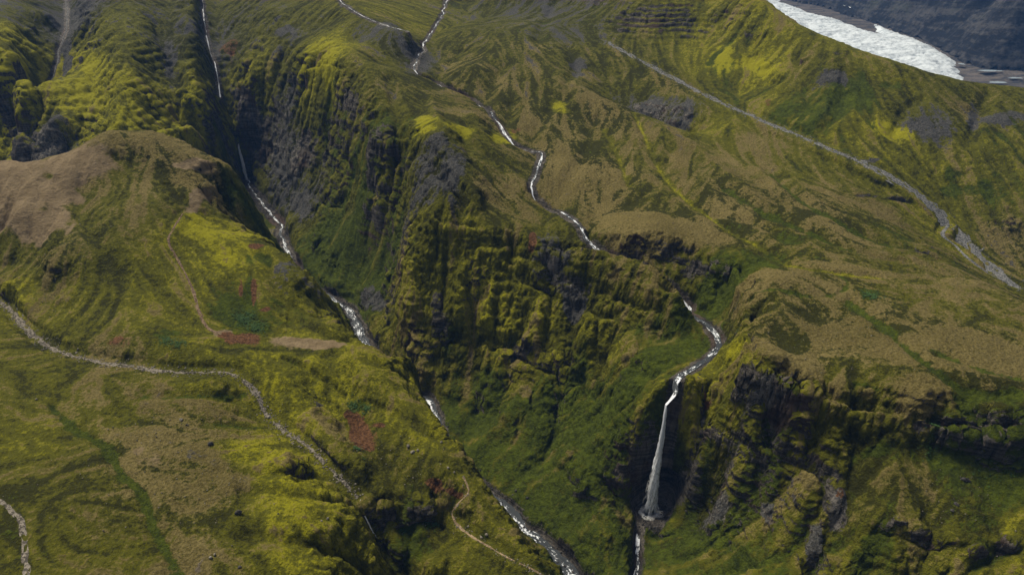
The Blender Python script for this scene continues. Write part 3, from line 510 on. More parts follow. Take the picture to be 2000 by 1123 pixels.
def blob(Fd, bx, by, rx, ry, v=0.85, soft=0.55):
    """an oval patch of ground, measured by bearings, laid in plan"""
    c = hit(bx, by, Hs, HS); a = hit(bx + rx, by, Hs, HS) - c; b = hit(bx, by - ry, Hs, HS) - c
    px_ = np.linalg.norm(c)/F
    a *= min(1, 2.0*rx*px_/(np.linalg.norm(a[:2]) + 1e-6)); b *= min(1, 5.0*ry*px_/(np.linalg.norm(b[:2]) + 1e-6))
    M = np.array([[a[0], b[0]], [a[1], b[1]]])
    if abs(np.linalg.det(M)) < 2: return
    R = 1.7*max(np.linalg.norm(a[:2]), np.linalg.norm(b[:2])); Mi = np.linalg.inv(M)
    x0 = int(max(0, (c[0] - R - CX0)//HS)); x1 = int((c[0] + R - CX0)//HS + 2); y0 = int(max(0, (c[1] - R - CY0)//HS)); y1 = int((c[1] + R - CY0)//HS + 2)
    xs = RX[y0:y1, x0:x1] - c[0]; ys = RY[y0:y1, x0:x1] - c[1]
    d = np.hypot(Mi[0, 0]*xs + Mi[0, 1]*ys, Mi[1, 0]*xs + Mi[1, 1]*ys) + WARP[y0:y1, x0:x1]
    Fd[y0:y1, x0:x1] = np.maximum(Fd[y0:y1, x0:x1], v*smooth(1 + soft, 1 - soft, d))
for q in ((702,850,28,42),(690,815,18,10),(735,830,18,7),(482,664,40,11),(440,655,18,6),(845,945,16,12),(500,480,18,5),(470,560,5,20),(495,575,6,26),(520,605,14,5),(1040,465,10,14),(1380,790,16,14),(1640,965,8,12),(890,965,22,9)): blob(RED, *q, v=1.1)
for q in ((235,665,30,12),(450,90,20,12),(1010,255,12,7),(470,180,12,14),(1500,200,7,12)): blob(RED, *q, v=0.62)
for q in ((50,380,105,48),(140,318,75,24),(70,440,75,36),(395,385,32,20),(390,325,40,14),(30,330,80,18),(570,668,60,9),(640,672,40,7),(432,652,20,6)): blob(SAND, *q, v=1.15, soft=0.6)
for q in ((300,900,44,24),(270,880,20,12)): blob(SAND, *q, v=0.5)
for q in ((1275,30,115,34),(1170,8,60,16),(1350,60,40,16),(1275,212,62,18),(1330,232,30,14),(1615,105,45,9),(1580,55,20,6),(500,230,52,26),(510,300,34,46),(1460,755,30,24),(1515,778,40,18),(1300,935,60,34),(1340,965,36,26),(1230,920,40,24),
          (1365,815,46,28),(1400,850,26,20),(1630,960,20,40),(1640,1010,18,34),(1880,838,46,18),(1800,835,30,12),(1960,850,26,12),(740,270,30,18),(690,205,20,24),(600,300,24,44),(760,1020,50,14),(820,995,30,10),(620,800,18,16),(1750,1020,30,12),(1800,1045,30,12),
          (1960,1060,26,20),(1900,1075,20,10),(1720,390,60,12),(1800,490,50,14),(1960,440,34,12),(860,610,14,40),(1010,700,26,26),(1120,560,34,26),(1330,520,90,26),(1240,500,40,16),(20,250,22,30),(50,285,60,20),(95,292,30,12)): blob(ROCK_AND_SHADE, *q)  # bare rock; final ovals put the shade of the saddle gully in as dark rock
for q in ((1640,180,56,44),(1590,225,26,20),(1740,170,20,16),(480,625,56,26),(510,510,34,16),(440,600,18,30),(330,650,30,9),(1700,575,22,10),(1860,858,90,16),(1960,930,44,60),(1720,880,50,24),(1700,760,30,8),(700,790,26,16),(800,1040,40,36),(1900,370,70,18),(1870,340,30,14),(1340,640,24,40),(1440,1070,60,36),(1390,640,30,26)): blob(TURF, *q)
for q in ((635,118,30,24),(20,130,30,30),(30,190,40,22),(180,130,40,30),(160,190,50,40),(250,230,40,20),(330,225,40,14),(400,235,34,14),(1480,130,40,30),(1410,120,30,24),(1740,260,50,20),(390,450,46,26),(440,500,30,30),(1450,690,30,16),(900,255,30,10),(830,240,26,14),(1090,210,18,9),(980,270,24,10)): blob(YEL, *q, v=1.25, soft=0.5)
for q in ((100,264,36,30),(1490,765,40,22),(1375,815,44,26),(1640,985,18,40),(1070,24,16,26),(1630,150,34,18),(1815,245,46,20),(880,330,34,40),(850,275,14,20),(560,60,30,12),(740,55,40,9),(820,120,30,16),(590,400,30,40),(560,330,26,40),(735,590,26,30),(1120,600,24,50),(1400,1000,30,16),(1960,230,60,14),(1900,235,14,26),(330,110,14,40),(1700,315,30,4),(130,70,12,80),(1130,130,20,26),(1500,1000,14,30),(1590,1070,14,40)): blob(GREY, *q)

for k_, Fd_, wd_, v_ in ((0, YEL, 3.5, 0.9), (1, TURF, 6, 0.75), (2, TURF, 6, 0.7), (4, TURF, 5, 0.9), (5, TURF, 6, 0.7), (6, TURF, 3.5, 0.95), (7, TURF, 4, 0.8), (8, TURF, 3, 0.7), (11, YEL, 4, 0.7), (3, TURF, 2.5, 0.8)):
    q = catmull(np.array([hit(x_, y_, H4f, CS) for x_, y_ in FUR[k_][0]]), 4.0); w, D, _ = near(q, wd_*3.5, HS, H.shape); D = D*(1 + 0.5*vnoise2(RX[w]/9, RY[w]/9, 66))
    Fd_[w] = np.maximum(Fd_[w], v_*np.exp(-(D/wd_)**2))
# ------------------------------------------------------------------ the ground sheet
Y0, Y1 = 158.0, 1740.0
tt = np.linspace(-1, 1, NC); tt = tt*(0.80 + 0.20*tt*tt)
ys = Y0*(Y1/Y0)**np.linspace(0, 1, 1300)
XX = tt[None]*(0.82*ys[:, None] + 185); YYs = np.repeat(ys[:, None], NC, 1)
ZZ = samp(Hs, XX, YYs, HS)
dens_ = np.sqrt(np.gradient(ys)[:, None]**2 + (np.gradient(ZZ, axis=0)*1.15)**2)/np.sqrt(ys[:, None]**2 + ZZ**2)**1.05
kk = np.ones(31)/31
dens_ = np.apply_along_axis(lambda r: np.convolve(np.pad(r, 15, mode='edge'), kk, 'valid'), 1, dens_)
cum = np.cumsum(dens_, 0); cum = (cum - cum[:1])/(cum[-1:] - cum[:1]); lin = np.linspace(0, 1, NR)
Yv = np.empty((NR, NC))
for c in range(NC): Yv[:, c] = np.interp(lin, cum[:, c], ys)
Xv = tt[None]*(0.82*Yv + 185)
Zv = samp(H, Xv, Yv, HS).astype(np.float64)
V3 = np.stack([Xv, Yv, Zv], -1)
def vnorm(V):
    du = np.gradient(V, axis=1); dv = np.gradient(V, axis=0); n = np.cross(du, dv)
    return n/(np.linalg.norm(n, axis=-1, keepdims=True) + 1e-9)
N3 = vnorm(V3)
# steepness of the broad form decides between cliff and meadow
gy_, gx_ = np.gradient(blur(H, 3), HS); SL = np.hypot(gx_, gy_)
sl = samp(SL.astype(np.float32), Xv, Yv, HS)
WATERD = np.ones_like(H)
for n_, (q, s, hw) in STREAMS.items():
    w, D, _ = near(q, hw + 8, HS, H.shape); WATERD[w] = np.minimum(WATERD[w], smooth(hw, hw + 7, D))
wet = samp(WATERD, Xv, Yv, HS); flat = samp(FLAT, Xv, Yv, HS)
bare = np.maximum(samp(ROCK_AND_SHADE, Xv, Yv, HS), 0)
CR = np.zeros_like(H)
for q_ in ((250,120,330,150),(500,110,110,110),(620,800,60,50),(560,540,60,30),(1450,850,120,90),(1750,500,110,22),(1290,215,50,18),(840,300,50,60),(700,200,60,60),(1960,440,50,20),(1640,105,80,26),(1350,540,110,40),(1780,1040,140,30),(1120,560,60,50),(1080,850,150,130),(1180,1020,60,80)): hblob(CR, *q_)
steep = np.maximum(smooth(0.5, 1.25, sl + 0.25*bare), 0.75*samp(CR, Xv, Yv, HS)*smooth(0.18, 0.5, sl))
x, y, z = Xv, Yv, Zv
wx = x + 4*vnoise2(x/13, y/13, 90); wy = y + 4*vnoise2(x/13 + 40, y/13, 91)
wx = wx + 0.22*z + 6*vnoise3(x/24, y/24, z/24, 92); ribs = fbm3(wx/19, wy/19, z/52, 4, 200, 0.55, True); ribs = np.sign(ribs)*np.abs(ribs)**0.8 + 0.25
lump = -fbm3(wx/10, wy/10, z/8.0, 4, 210, 0.52, True) + 0.1
bands = vnoise3(wx/70, wy/70, z/4.6 + 0.03*x, 220) + 0.6*vnoise3(wx/40, wy/40, z/2.1, 221)
meadow = fbm2(x/15, y/15, 2, 230)*0.7 - fbm2(x/5.2, y/5.2, 3, 231, 0.6, True)*0.42 + fbm2(x/1.9, y/1.9, 2, 232, 0.6)*0.34
craggy = smooth(-0.15, 0.35, fbm2(x/38, y/38, 2, 240) + 0.8*bare)
fine = fbm3(wx/3.4, wy/3.4, z/2.4, 3, 250, 0.65, True)
SMO = np.zeros_like(H); hblob(SMO, 1790, 930, 150, 70); hblob(SMO, 700, 470, 70, 80); hblob(SMO, 60, 390, 120, 60); hblob(SMO, 160, 320, 80, 24); smo = 1 - 0.75*samp(SMO, Xv, Yv, HS); SMR = np.zeros_like(H); hblob(SMR, 1450, 880, 140, 100); hblob(SMR, 1580, 950, 100, 100); smr = 1 - 0.6*samp(SMR, Xv, Yv, HS)
dn = steep*smo*(ribs*4.6*smr*(0.5 + 0.7*craggy) + lump*2.2 + bands*0.8*(0.25 + craggy) + fine*1.35) + (1 - steep)*smo*meadow*(1 + 0.6*smooth(0.3, 0.8, sl))
dn *= wet*flat*(0.25 + 0.75*smooth(14, 34, np.hypot(x - POOL[0] - 5, y - POOL[1] - 2)))
V3 = V3 + N3*dn[..., None]
# the undercut chamber behind the big fall
CAVE = PY(1312, 958, 416.0)
e = ((V3[..., 0] - CAVE[0])/21.0)**2 + ((V3[..., 1] - CAVE[1])/20.0)**2 + ((V3[..., 2] - CAVE[2] + 3)/11.0)**2
V3[..., 1] += 22.0*np.exp(-e**1.5*1.1); V3[..., 0] += 3.0*np.exp(-e*1.1)
N3 = vnorm(V3)
print('mesh fields', time.time() - T0)
# cover weights on the sheet
cov = np.empty((NR, NC, 4), np.float32)
for k in range(4): cov[..., k] = samp(COVR[..., k], Xv, Yv, FS)
cov[..., 1] = np.maximum(cov[..., 1], samp(YEL, Xv, Yv, HS)); cov[..., 0] *= 1 - np.minimum(1, samp(YEL, Xv, Yv, HS))
cov[..., 2] = np.maximum(cov[..., 2], samp(TURF, Xv, Yv, HS)); cov[..., 3] = np.maximum(cov[..., 3], samp(GREY, Xv, Yv, HS))
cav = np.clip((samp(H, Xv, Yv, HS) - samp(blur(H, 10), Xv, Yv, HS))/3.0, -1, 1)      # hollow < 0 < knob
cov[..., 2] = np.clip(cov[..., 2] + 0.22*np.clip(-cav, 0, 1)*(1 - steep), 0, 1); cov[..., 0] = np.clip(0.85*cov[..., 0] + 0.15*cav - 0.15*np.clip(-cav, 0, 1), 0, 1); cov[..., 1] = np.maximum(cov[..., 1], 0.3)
nz = N3[..., 2]
rock = smooth(0.46, 0.12, nz)*(0.22 + 0.70*craggy); rock = np.maximum(rock, 0.80*bare*smooth(0.90, 0.68, nz) + 0.20*bare)
rock = np.maximum(rock, 0.9*(1 - wet)); rock = np.maximum(rock, 0.8*smooth(28, 18, np.hypot(Xv - POOL[0] - 4, Yv - POOL[1] - 4))*smooth(POOL[2] + 34, POOL[2] + 16, V3[..., 2]))
rock = np.maximum(rock, smooth(1.6, 0.4, e))
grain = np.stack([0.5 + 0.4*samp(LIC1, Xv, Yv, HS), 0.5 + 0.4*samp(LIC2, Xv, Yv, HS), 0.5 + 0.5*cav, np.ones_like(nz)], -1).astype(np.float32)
ext = np.stack([rock, samp(RED, Xv, Yv, HS), samp(SAND, Xv, Yv, HS), np.clip(samp(FLOW, Xv, Yv, HS)/4.0, 0, 1)], -1).astype(np.float32)

# which landform each face belongs to
SEEDS = {'hillside': [(100,1000),(300,800),(500,950),(100,700),(300,500),(100,420),(350,350),(600,780),(800,900),(500,620),(700,740),(250,620),(600,1080),(400,620),(900,1060)],
 'canyon': [(650,450),(700,300),(560,330),(850,560),(950,700),(1050,600),(1150,700),(1000,900),(1150,1000),(1220,850),(1350,880),(1450,900),(1400,1050),(1550,1000),(600,250),(480,300),(760,500),(1300,650),(1400,620),(1350,540),(1600,870),(480,400),(1600,1100)],
 'plateau': [(1600,650),(1900,700),(1700,560),(1300,420),(1500,450),(1200,300),(1000,380),(1400,350),(1750,470),(900,260),(1150,500),(1000,180),(1060,300),(1950,780),(750,180),(1600,360)],
 'mountainside': [(50,100),(200,180),(300,60),(400,200),(350,150),(470,80),(560,80),(700,50),(900,50),(1050,50),(1280,40),(1150,110),(600,120),(480,180)],
 'valley_slope': [(1450,120),(1600,180),(1750,200),(1900,250),(1950,380),(1500,60),(1650,110),(1800,160),(1990,300)],
 'grass_slope': [(1800,950),(1950,900),(1750,1080),(1950,1080),(1850,870)]}
sp_, sk = [], []
for k, (n_, L) in enumerate(SEEDS.items()):
    for b in L: sp_.append(hit(b[0], b[1], Hs, HS)); sk.append(k)
sp_ = np.array(sp_); sk = np.array(sk)
wxr = FX + 14*fbm2(FX/60, FY/60, 3, 300); wyr = FY + 14*fbm2(FX/60 + 9, FY/60, 3, 301)
dd = (wxr.ravel()[:, None] - sp_[None, :, 0])**2 + (wyr.ravel()[:, None] - sp_[None, :, 1])**2 + 9*(samp(Hs, FX, FY, HS).ravel()[:, None] - sp_[None, :, 2])**2
REG = sk[np.argmin(dd, 1)].reshape(FX.shape)
ri = np.clip(np.rint((Yv - CY0)/FS).astype(int), 0, REG.shape[0]-1); ci = np.clip(np.rint((Xv - CX0)/FS).astype(int), 0, REG.shape[1]-1)
VREG = REG[ri, ci]
gi = np.arange(NR*NC).reshape(NR, NC)
quads = np.stack([gi[:-1, :-1], gi[:-1, 1:], gi[1:, 1:], gi[1:, :-1]], -1).reshape(-1, 4)
freg = VREG[:-1, :-1].ravel()
VW = V3.reshape(-1, 3) + np.array([0, 0, ZC]); NW = N3.reshape(-1, 3); covf = cov.reshape(-1, 4); extf = ext.reshape(-1, 4); graf = grain.reshape(-1, 4)
def sheet(name, verts, quad, mat, norms=None, attrs=None, kind='structure'):
    me = bpy.data.meshes.new(name); me.vertices.add(len(verts)); me.vertices.foreach_set('co', np.ascontiguousarray(verts, np.float32).ravel())
    me.loops.add(quad.size); me.loops.foreach_set('vertex_index', np.ascontiguousarray(quad, np.int32).ravel())
    me.polygons.add(len(quad)); me.polygons.foreach_set('loop_start', np.arange(0, quad.size, quad.shape[1], dtype=np.int32))
    me.polygons.foreach_set('loop_total', np.full(len(quad), quad.shape[1], np.int32))
    me.update(calc_edges=True); me.polygons.foreach_set('use_smooth', np.ones(len(quad), bool))
    for an, av in (attrs or {}).items():
        at = me.attributes.new(an, 'FLOAT_COLOR', 'POINT'); at.data.foreach_set('color', np.ascontiguousarray(av, np.float32).ravel())
    if norms is not None: me.normals_split_custom_set_from_vertices(np.ascontiguousarray(norms, np.float32))
    me.materials.append(mat); ob = bpy.data.objects.new(name, me); COL.objects.link(ob)
    if kind: ob['kind'] = kind
    return ob
# ------------------------------------------------------------------ materials
class G:
    def __init__(s, name):
        s.m = bpy.data.materials.new(name); s.m.use_nodes = True; s.t = s.m.node_tree; s.n = s.t.nodes; s.l = s.t.links
        s.b = s.n['Principled BSDF']; s.pos = s.n.new('ShaderNodeNewGeometry').outputs['Position']
    def put(s, sock, v):
        if hasattr(v, 'is_output'): s.l.new(v, sock)
        else: sock.default_value = v
    def noise(s, scale, detail=3.0, rough=0.55, dist=0.0, vec=None, stretch=None):
        n = s.n.new('ShaderNodeTexNoise'); n.inputs['Scale'].default_value = scale; n.inputs['Detail'].default_value = detail
        n.inputs['Roughness'].default_value = rough; n.inputs['Distortion'].default_value = dist
        v = vec if vec is not None else s.pos
        if stretch:
            mp = s.n.new('ShaderNodeMapping'); mp.inputs['Scale'].default_value = stretch; s.l.new(v, mp.inputs['Vector']); v = mp.outputs['Vector']
        s.l.new(v, n.inputs['Vector']); return n.outputs['Fac']
    def math(s, op, a, b=0.0, c=0.0, clamp=False):
        n = s.n.new('ShaderNodeMath'); n.operation = op; n.use_clamp = clamp
        s.put(n.inputs[0], a); s.put(n.inputs[1], b)
        if op in ('MULTIPLY_ADD',): s.put(n.inputs[2], c)
        return n.outputs[0]
    def step(s, x, lo, hi):
        n = s.n.new('ShaderNodeMapRange'); n.interpolation_type = 'SMOOTHSTEP'
        s.put(n.inputs['Value'], x); s.put(n.inputs['From Min'], lo); s.put(n.inputs['From Max'], hi); return n.outputs['Result']
    def mix(s, f, a, b):
        n = s.n.new('ShaderNodeMix'); n.data_type = 'RGBA'
        s.put(n.inputs[0], f); s.put(n.inputs[6], (*a, 1) if isinstance(a, tuple) and len(a) == 3 else a); s.put(n.inputs[7], (*b, 1) if isinstance(b, tuple) and len(b) == 3 else b)
        return n.outputs[2]
    def attr(s, name):
        a = s.n.new('ShaderNodeAttribute'); a.attribute_name = name
        sp = s.n.new('ShaderNodeSeparateColor'); s.l.new(a.outputs['Color'], sp.inputs[0])
        return sp.outputs[0], sp.outputs[1], sp.outputs[2], a.outputs['Alpha']
    def bump(s, h, strength, dist):
        n = s.n.new('ShaderNodeBump'); n.inputs['Strength'].default_value = strength; n.inputs['Distance'].default_value = dist
        s.l.new(h, n.inputs['Height']); s.l.new(n.outputs['Normal'], s.b.inputs['Normal'])
    def color(s, c, rough=0.9, spec=0.15):
        s.put(s.b.inputs['Base Color'], (*c, 1) if isinstance(c, tuple) else c); s.put(s.b.inputs['Roughness'], rough); s.b.inputs['Specular IOR Level'].default_value = spec
def jit(g, x, n1, k1, n2, k2):        # x + noise jitter
    a = g.math('MULTIPLY_ADD', g.math('SUBTRACT', n1, 0.5), k1, x); return g.math('MULTIPLY_ADD', g.math('SUBTRACT', n2, 0.5), k2, a)
def ground_mat():
    g = G('moss_and_rock')
    T, M, L, Gy = g.attr('cover'); R, Rd, Sd, Fl = g.attr('bare'); L1, L2, Cv, _ = g.attr('grain')
    nb = g.noise(0.018, 4); nm = g.noise(0.085, 4, 0.6, 0.6); nf = g.noise(0.55, 4, 0.65); nv = g.noise(1.5, 4, 0.75); ns = g.noise(0.05, 4, 0.6, 1.2)
    ncl = g.noise(0.26, 5, 0.7, 0.4)
    # moss: dark olive to sulphur yellow
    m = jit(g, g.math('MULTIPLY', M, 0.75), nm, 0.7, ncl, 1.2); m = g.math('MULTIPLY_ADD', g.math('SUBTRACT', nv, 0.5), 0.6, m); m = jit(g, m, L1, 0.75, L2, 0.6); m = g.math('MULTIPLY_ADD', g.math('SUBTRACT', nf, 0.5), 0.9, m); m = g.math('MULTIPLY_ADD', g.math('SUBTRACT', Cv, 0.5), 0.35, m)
    moss = g.mix(g.step(m, 0.0, 0.35), (0.034, 0.034, 0.004), (0.092, 0.090, 0.006)); moss = g.mix(g.step(m, 0.42, 0.92), moss, (0.262, 0.244, 0.008))
    # dry grass
    t = jit(g, jit(g, jit(g, T, nm, 0.6, ncl, 0.8), L1, 0.9, L2, 0.9), nf, 0.8, nb, 0.4)
    dry = g.mix(g.step(jit(g, nf, nb, 0.5, nv, 0.5), 0.25, 0.8), (0.088, 0.070, 0.017), (0.222, 0.174, 0.062))
    c = g.mix(g.step(t, 0.34, 0.66), moss, dry)
    # lush grass and ferns
    lu = g.mix(g.step(jit(g, ncl, nv, 0.6, nm, 0.5), 0.25, 0.8), (0.024, 0.033, 0.003), (0.084, 0.104, 0.006))
    l = jit(g, jit(g, jit(g, L, ns, 0.7, ncl, 0.8), L1, -0.4, L2, -0.6), nf, 0.7, nv, 0.4)
    c = g.mix(g.step(l, 0.48, 0.72), c, lu)
    # scree
    sc = g.mix(g.step(jit(g, nf, nv, 0.8, nb, 0.4), 0.3, 0.8), (0.040, 0.038, 0.034), (0.125, 0.120, 0.108))
    s_ = jit(g, jit(g, Gy, nm, 0.8, ncl, 0.9), L1, 0.6, L2, 0.5)
    c = g.mix(g.step(s_, 0.48, 0.64), c, sc)
    sd = g.mix(g.step(jit(g, nm, nv, 0.4, nf, 0.4), 0.2, 0.8), (0.170, 0.122, 0.064), (0.270, 0.200, 0.112))
    c = g.mix(g.step(jit(g, jit(g, Sd, nm, 0.7, ncl, 0.6), L1, 0.5, L2, 0.4), 0.35, 0.75), c, sd)
    rd = g.mix(g.step(jit(g, nf, nv, 0.6, nm, 0.3), 0.3, 0.75), (0.060, 0.028, 0.012), (0.200, 0.098, 0.042))
    c = g.mix(g.step(jit(g, jit(g, Rd, ncl, 0.7, nf, 0.6), L1, 0.4, nm, 0.6), 0.45, 0.75), c, rd)
    # rock: bedded, streaked, mossed in places
    st = g.noise(0.30, 4, 0.6, 0.8, stretch=(0.12, 0.12, 1.6)); col = g.noise(0.35, 4, 0.65, 0.4, stretch=(1, 1, 0.22))
    rk = g.mix(g.step(jit(g, st, col, 0.8, nv, 0.5), 0.30, 0.78), (0.030, 0.027, 0.023), (0.150, 0.130, 0.108))
    rk = g.mix(g.math('MULTIPLY', g.step(nb, 0.52, 0.66), 0.6), rk, (0.075, 0.042, 0.028))
    rk = g.mix(g.math('MULTIPLY', g.step(Gy, 0.35, 0.7), g.step(jit(g, col, nf, 0.6, nv, 0.4), 0.35, 0.6)), rk, (0.200, 0.180, 0.155))
    r = jit(g, jit(g, R, ncl, 1.1, st, 0.7), nf, 0.7, nv, 0.5)
    c = g.mix(g.step(r, 0.46, 0.62), c, rk)
    g.color(c, 0.95, 0.1)
    h = g.math('MULTIPLY_ADD', nf, 0.9, g.math('MULTIPLY', nv, 0.35)); h = g.math('MULTIPLY_ADD', ncl, 1.2, h); g.bump(h, 1.0, 2.6)
    return g.m
GROUND = ground_mat()
for k, n_ in enumerate(SEEDS):
    fsel = quads[freg == k]
    if not len(fsel): continue
    u, inv = np.unique(fsel.ravel(), return_inverse=True)
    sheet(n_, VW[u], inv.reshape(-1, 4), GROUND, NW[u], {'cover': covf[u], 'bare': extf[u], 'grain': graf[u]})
print('ground', time.time() - T0)
# ------------------------------------------------------------------ water
def tag(o, label=None, cat=None, group=None, kind=None):
    for k_, v_ in (('label', label), ('category', cat), ('group', group), ('kind', kind)):
        if v_: o[k_] = v_
    return o
def empty(name, loc):
    o = bpy.data.objects.new(name, None); COL.objects.link(o); o.location = loc; o.empty_display_size = 0.5; return o
def ribbon_geo(q, hwf, lift, nx=7, drop=0.0, rough=0.0, seed=0, wav=1.0):
    s = np.cumsum(np.r_[0, np.linalg.norm(np.diff(q, axis=0), axis=1)])
    t = np.gradient(q[:, :2], axis=0); t /= np.linalg.norm(t, axis=1)[:, None] + 1e-9
    a = np.linspace(-1, 1, nx); hw = hwf(s) if callable(hwf) else np.full(len(s), hwf)
    hl = hw*(1 + wav*0.45*vnoise2(s/4.0, s*0 + 1.5 + seed, 71) + wav*0.35*vnoise2(s/19.0, s*0 + 1.5 + seed, 74)); hr = hw*(1 + wav*0.45*vnoise2(s/4.0, s*0 + 7.5 + seed, 72) + wav*0.35*vnoise2(s/23.0, s*0 + 7.5 + seed, 75))
    off = np.where(a[None] < 0, a[None]*hl[:, None], a[None]*hr[:, None])
    V = np.empty((len(q), nx, 3)); V[..., 0] = q[:, None, 0] - t[:, None, 1]*off; V[..., 1] = q[:, None, 1] + t[:, None, 0]*off
    V[..., 2] = q[:, None, 2] + lift - drop*np.abs(a[None])**4
    V[..., 2] += rough*fbm2(V[..., 0]/1.7, V[..., 1]/1.7, 2, 73)*(1 - a[None]**2)
    gr = np.gradient(q[:, 2])/(np.gradient(s) + 1e-6)
    at = np.stack([np.repeat(s[:, None], nx, 1), off, np.repeat(np.clip(np.abs(gr), 0, 1)[:, None], nx, 1), np.ones((len(q), nx))], -1)
    i = np.arange(len(q)*nx).reshape(-1, nx); f = np.stack([i[:-1, :-1], i[1:, :-1], i[1:, 1:], i[:-1, 1:]], -1).reshape(-1, 4)
    return V.reshape(-1, 3) + [0, 0, ZC], f, at.reshape(-1, 4)
def ribbon(name, q, hwf, lift, mat, kind='structure', **k):
    v, f, at = ribbon_geo(q, hwf, lift, **k); return sheet(name, v, f[:, ::-1], mat, None, {'run': at}, kind)
def water_mat(name, foam):
    g = G(name); a = g.n.new('ShaderNodeAttribute'); a.attribute_name = 'run'
    n = g.noise(1.0, 4, 0.65, 0.5, a.outputs['Vector'], (0.11, 0.55, 0.0)); n2 = g.noise(1.0, 3, 0.7, 0.6, None, (0.5, 0.5, 0.5)); n3 = g.noise(0.06, 2, 0.5)
    sp = g.n.new('ShaderNodeSeparateColor'); g.l.new(a.outputs['Color'], sp.inputs[0])
    x = jit(g, g.math('MULTIPLY_ADD', sp.outputs[2], 0.6, foam), n, 1.5, n2, 1.2); x = g.math('MULTIPLY_ADD', g.math('SUBTRACT', n3, 0.5), 1.1, x)
    x = g.math('SUBTRACT', x, g.math('MULTIPLY', g.math('POWER', g.math('ABSOLUTE', g.math('MULTIPLY', sp.outputs[1], 0.16)), 2.0), 0.4))
    f = g.step(x, 0.42, 0.62)
    g.color(g.mix(f, (0.026, 0.030, 0.033), (0.70, 0.72, 0.75)), 0.6, 0.25); g.bump(n2, 0.5, 0.5); return g.m
WATER = water_mat('stream_water', 0.34); RIVERW = water_mat('river_water', 0.40)
q, s, hw = STREAMS['river']; ribbon('river', q, (lambda s_, q=q: 1.5 + 3.6*smooth(880, 640, q[:, 1])), -0.25, RIVERW, rough=0.5, nx=13)
for n_, f_ in (('hanging', 2.3), ('gully', 1.4), ('high', 1.0), ('side', 0.7), ('upper', 0.8), ('outflow', 1.4)):
    q, s, hw = STREAMS[n_]; th = np.ones(len(q)) if n_ != 'hanging' else 0.45 + 0.55*smooth(2, 22, s)
    for y0_, y1_, dp in DIPS.get(n_, ()): th *= 1 - 0.75*smooth(y0_ - 4, y0_ + 4, q[:, 1])*smooth(y1_ + 4, y1_ - 4, q[:, 1])
    o = ribbon('stream', q, (lambda s_, th=th, f_=f_: f_*th), -0.3, WATER, rough=0.4, seed=len(n_)*3.3, nx=9)

# falling water: a ragged hollow column of streaked white water
def fall_mat():
    g = G('falling_water'); a = g.n.new('ShaderNodeAttribute'); a.attribute_name = 'run'
    sp = g.n.new('ShaderNodeSeparateColor'); g.l.new(a.outputs['Color'], sp.inputs[0])
    n = g.noise(1.0, 4, 0.6, 0.3, a.outputs['Vector'], (0.06, 0.9, 0.0)); n2 = g.noise(1.0, 3, 0.6, 0.3, None, (0.9, 0.9, 0.16))
    cw = g.mix(g.step(n2, 0.3, 0.7), (0.86, 0.88, 0.90), (0.97, 0.97, 0.98)); g.color(cw, 0.7, 0.2)
    al = g.step(jit(g, sp.outputs[2], n, 0.9, n2, 0.8), 0.22, 0.52); 
    tr = g.n.new('ShaderNodeBsdfTranslucent'); g.l.new(cw, tr.inputs['Color']); tp_ = g.n.new('ShaderNodeBsdfTransparent')
    m1 = g.n.new('ShaderNodeMixShader'); m1.inputs[0].default_value = 0.6; g.l.new(g.b.outputs[0], m1.inputs[1]); g.l.new(tr.outputs[0], m1.inputs[2])
    m2 = g.n.new('ShaderNodeMixShader'); g.l.new(al, m2.inputs[0]); g.l.new(tp_.outputs[0], m2.inputs[1]); g.l.new(m1.outputs[0], m2.inputs[2])
    g.l.new(m2.outputs[0], g.n['Material Output'].inputs['Surface']); return g.m
FALLW = fall_mat()
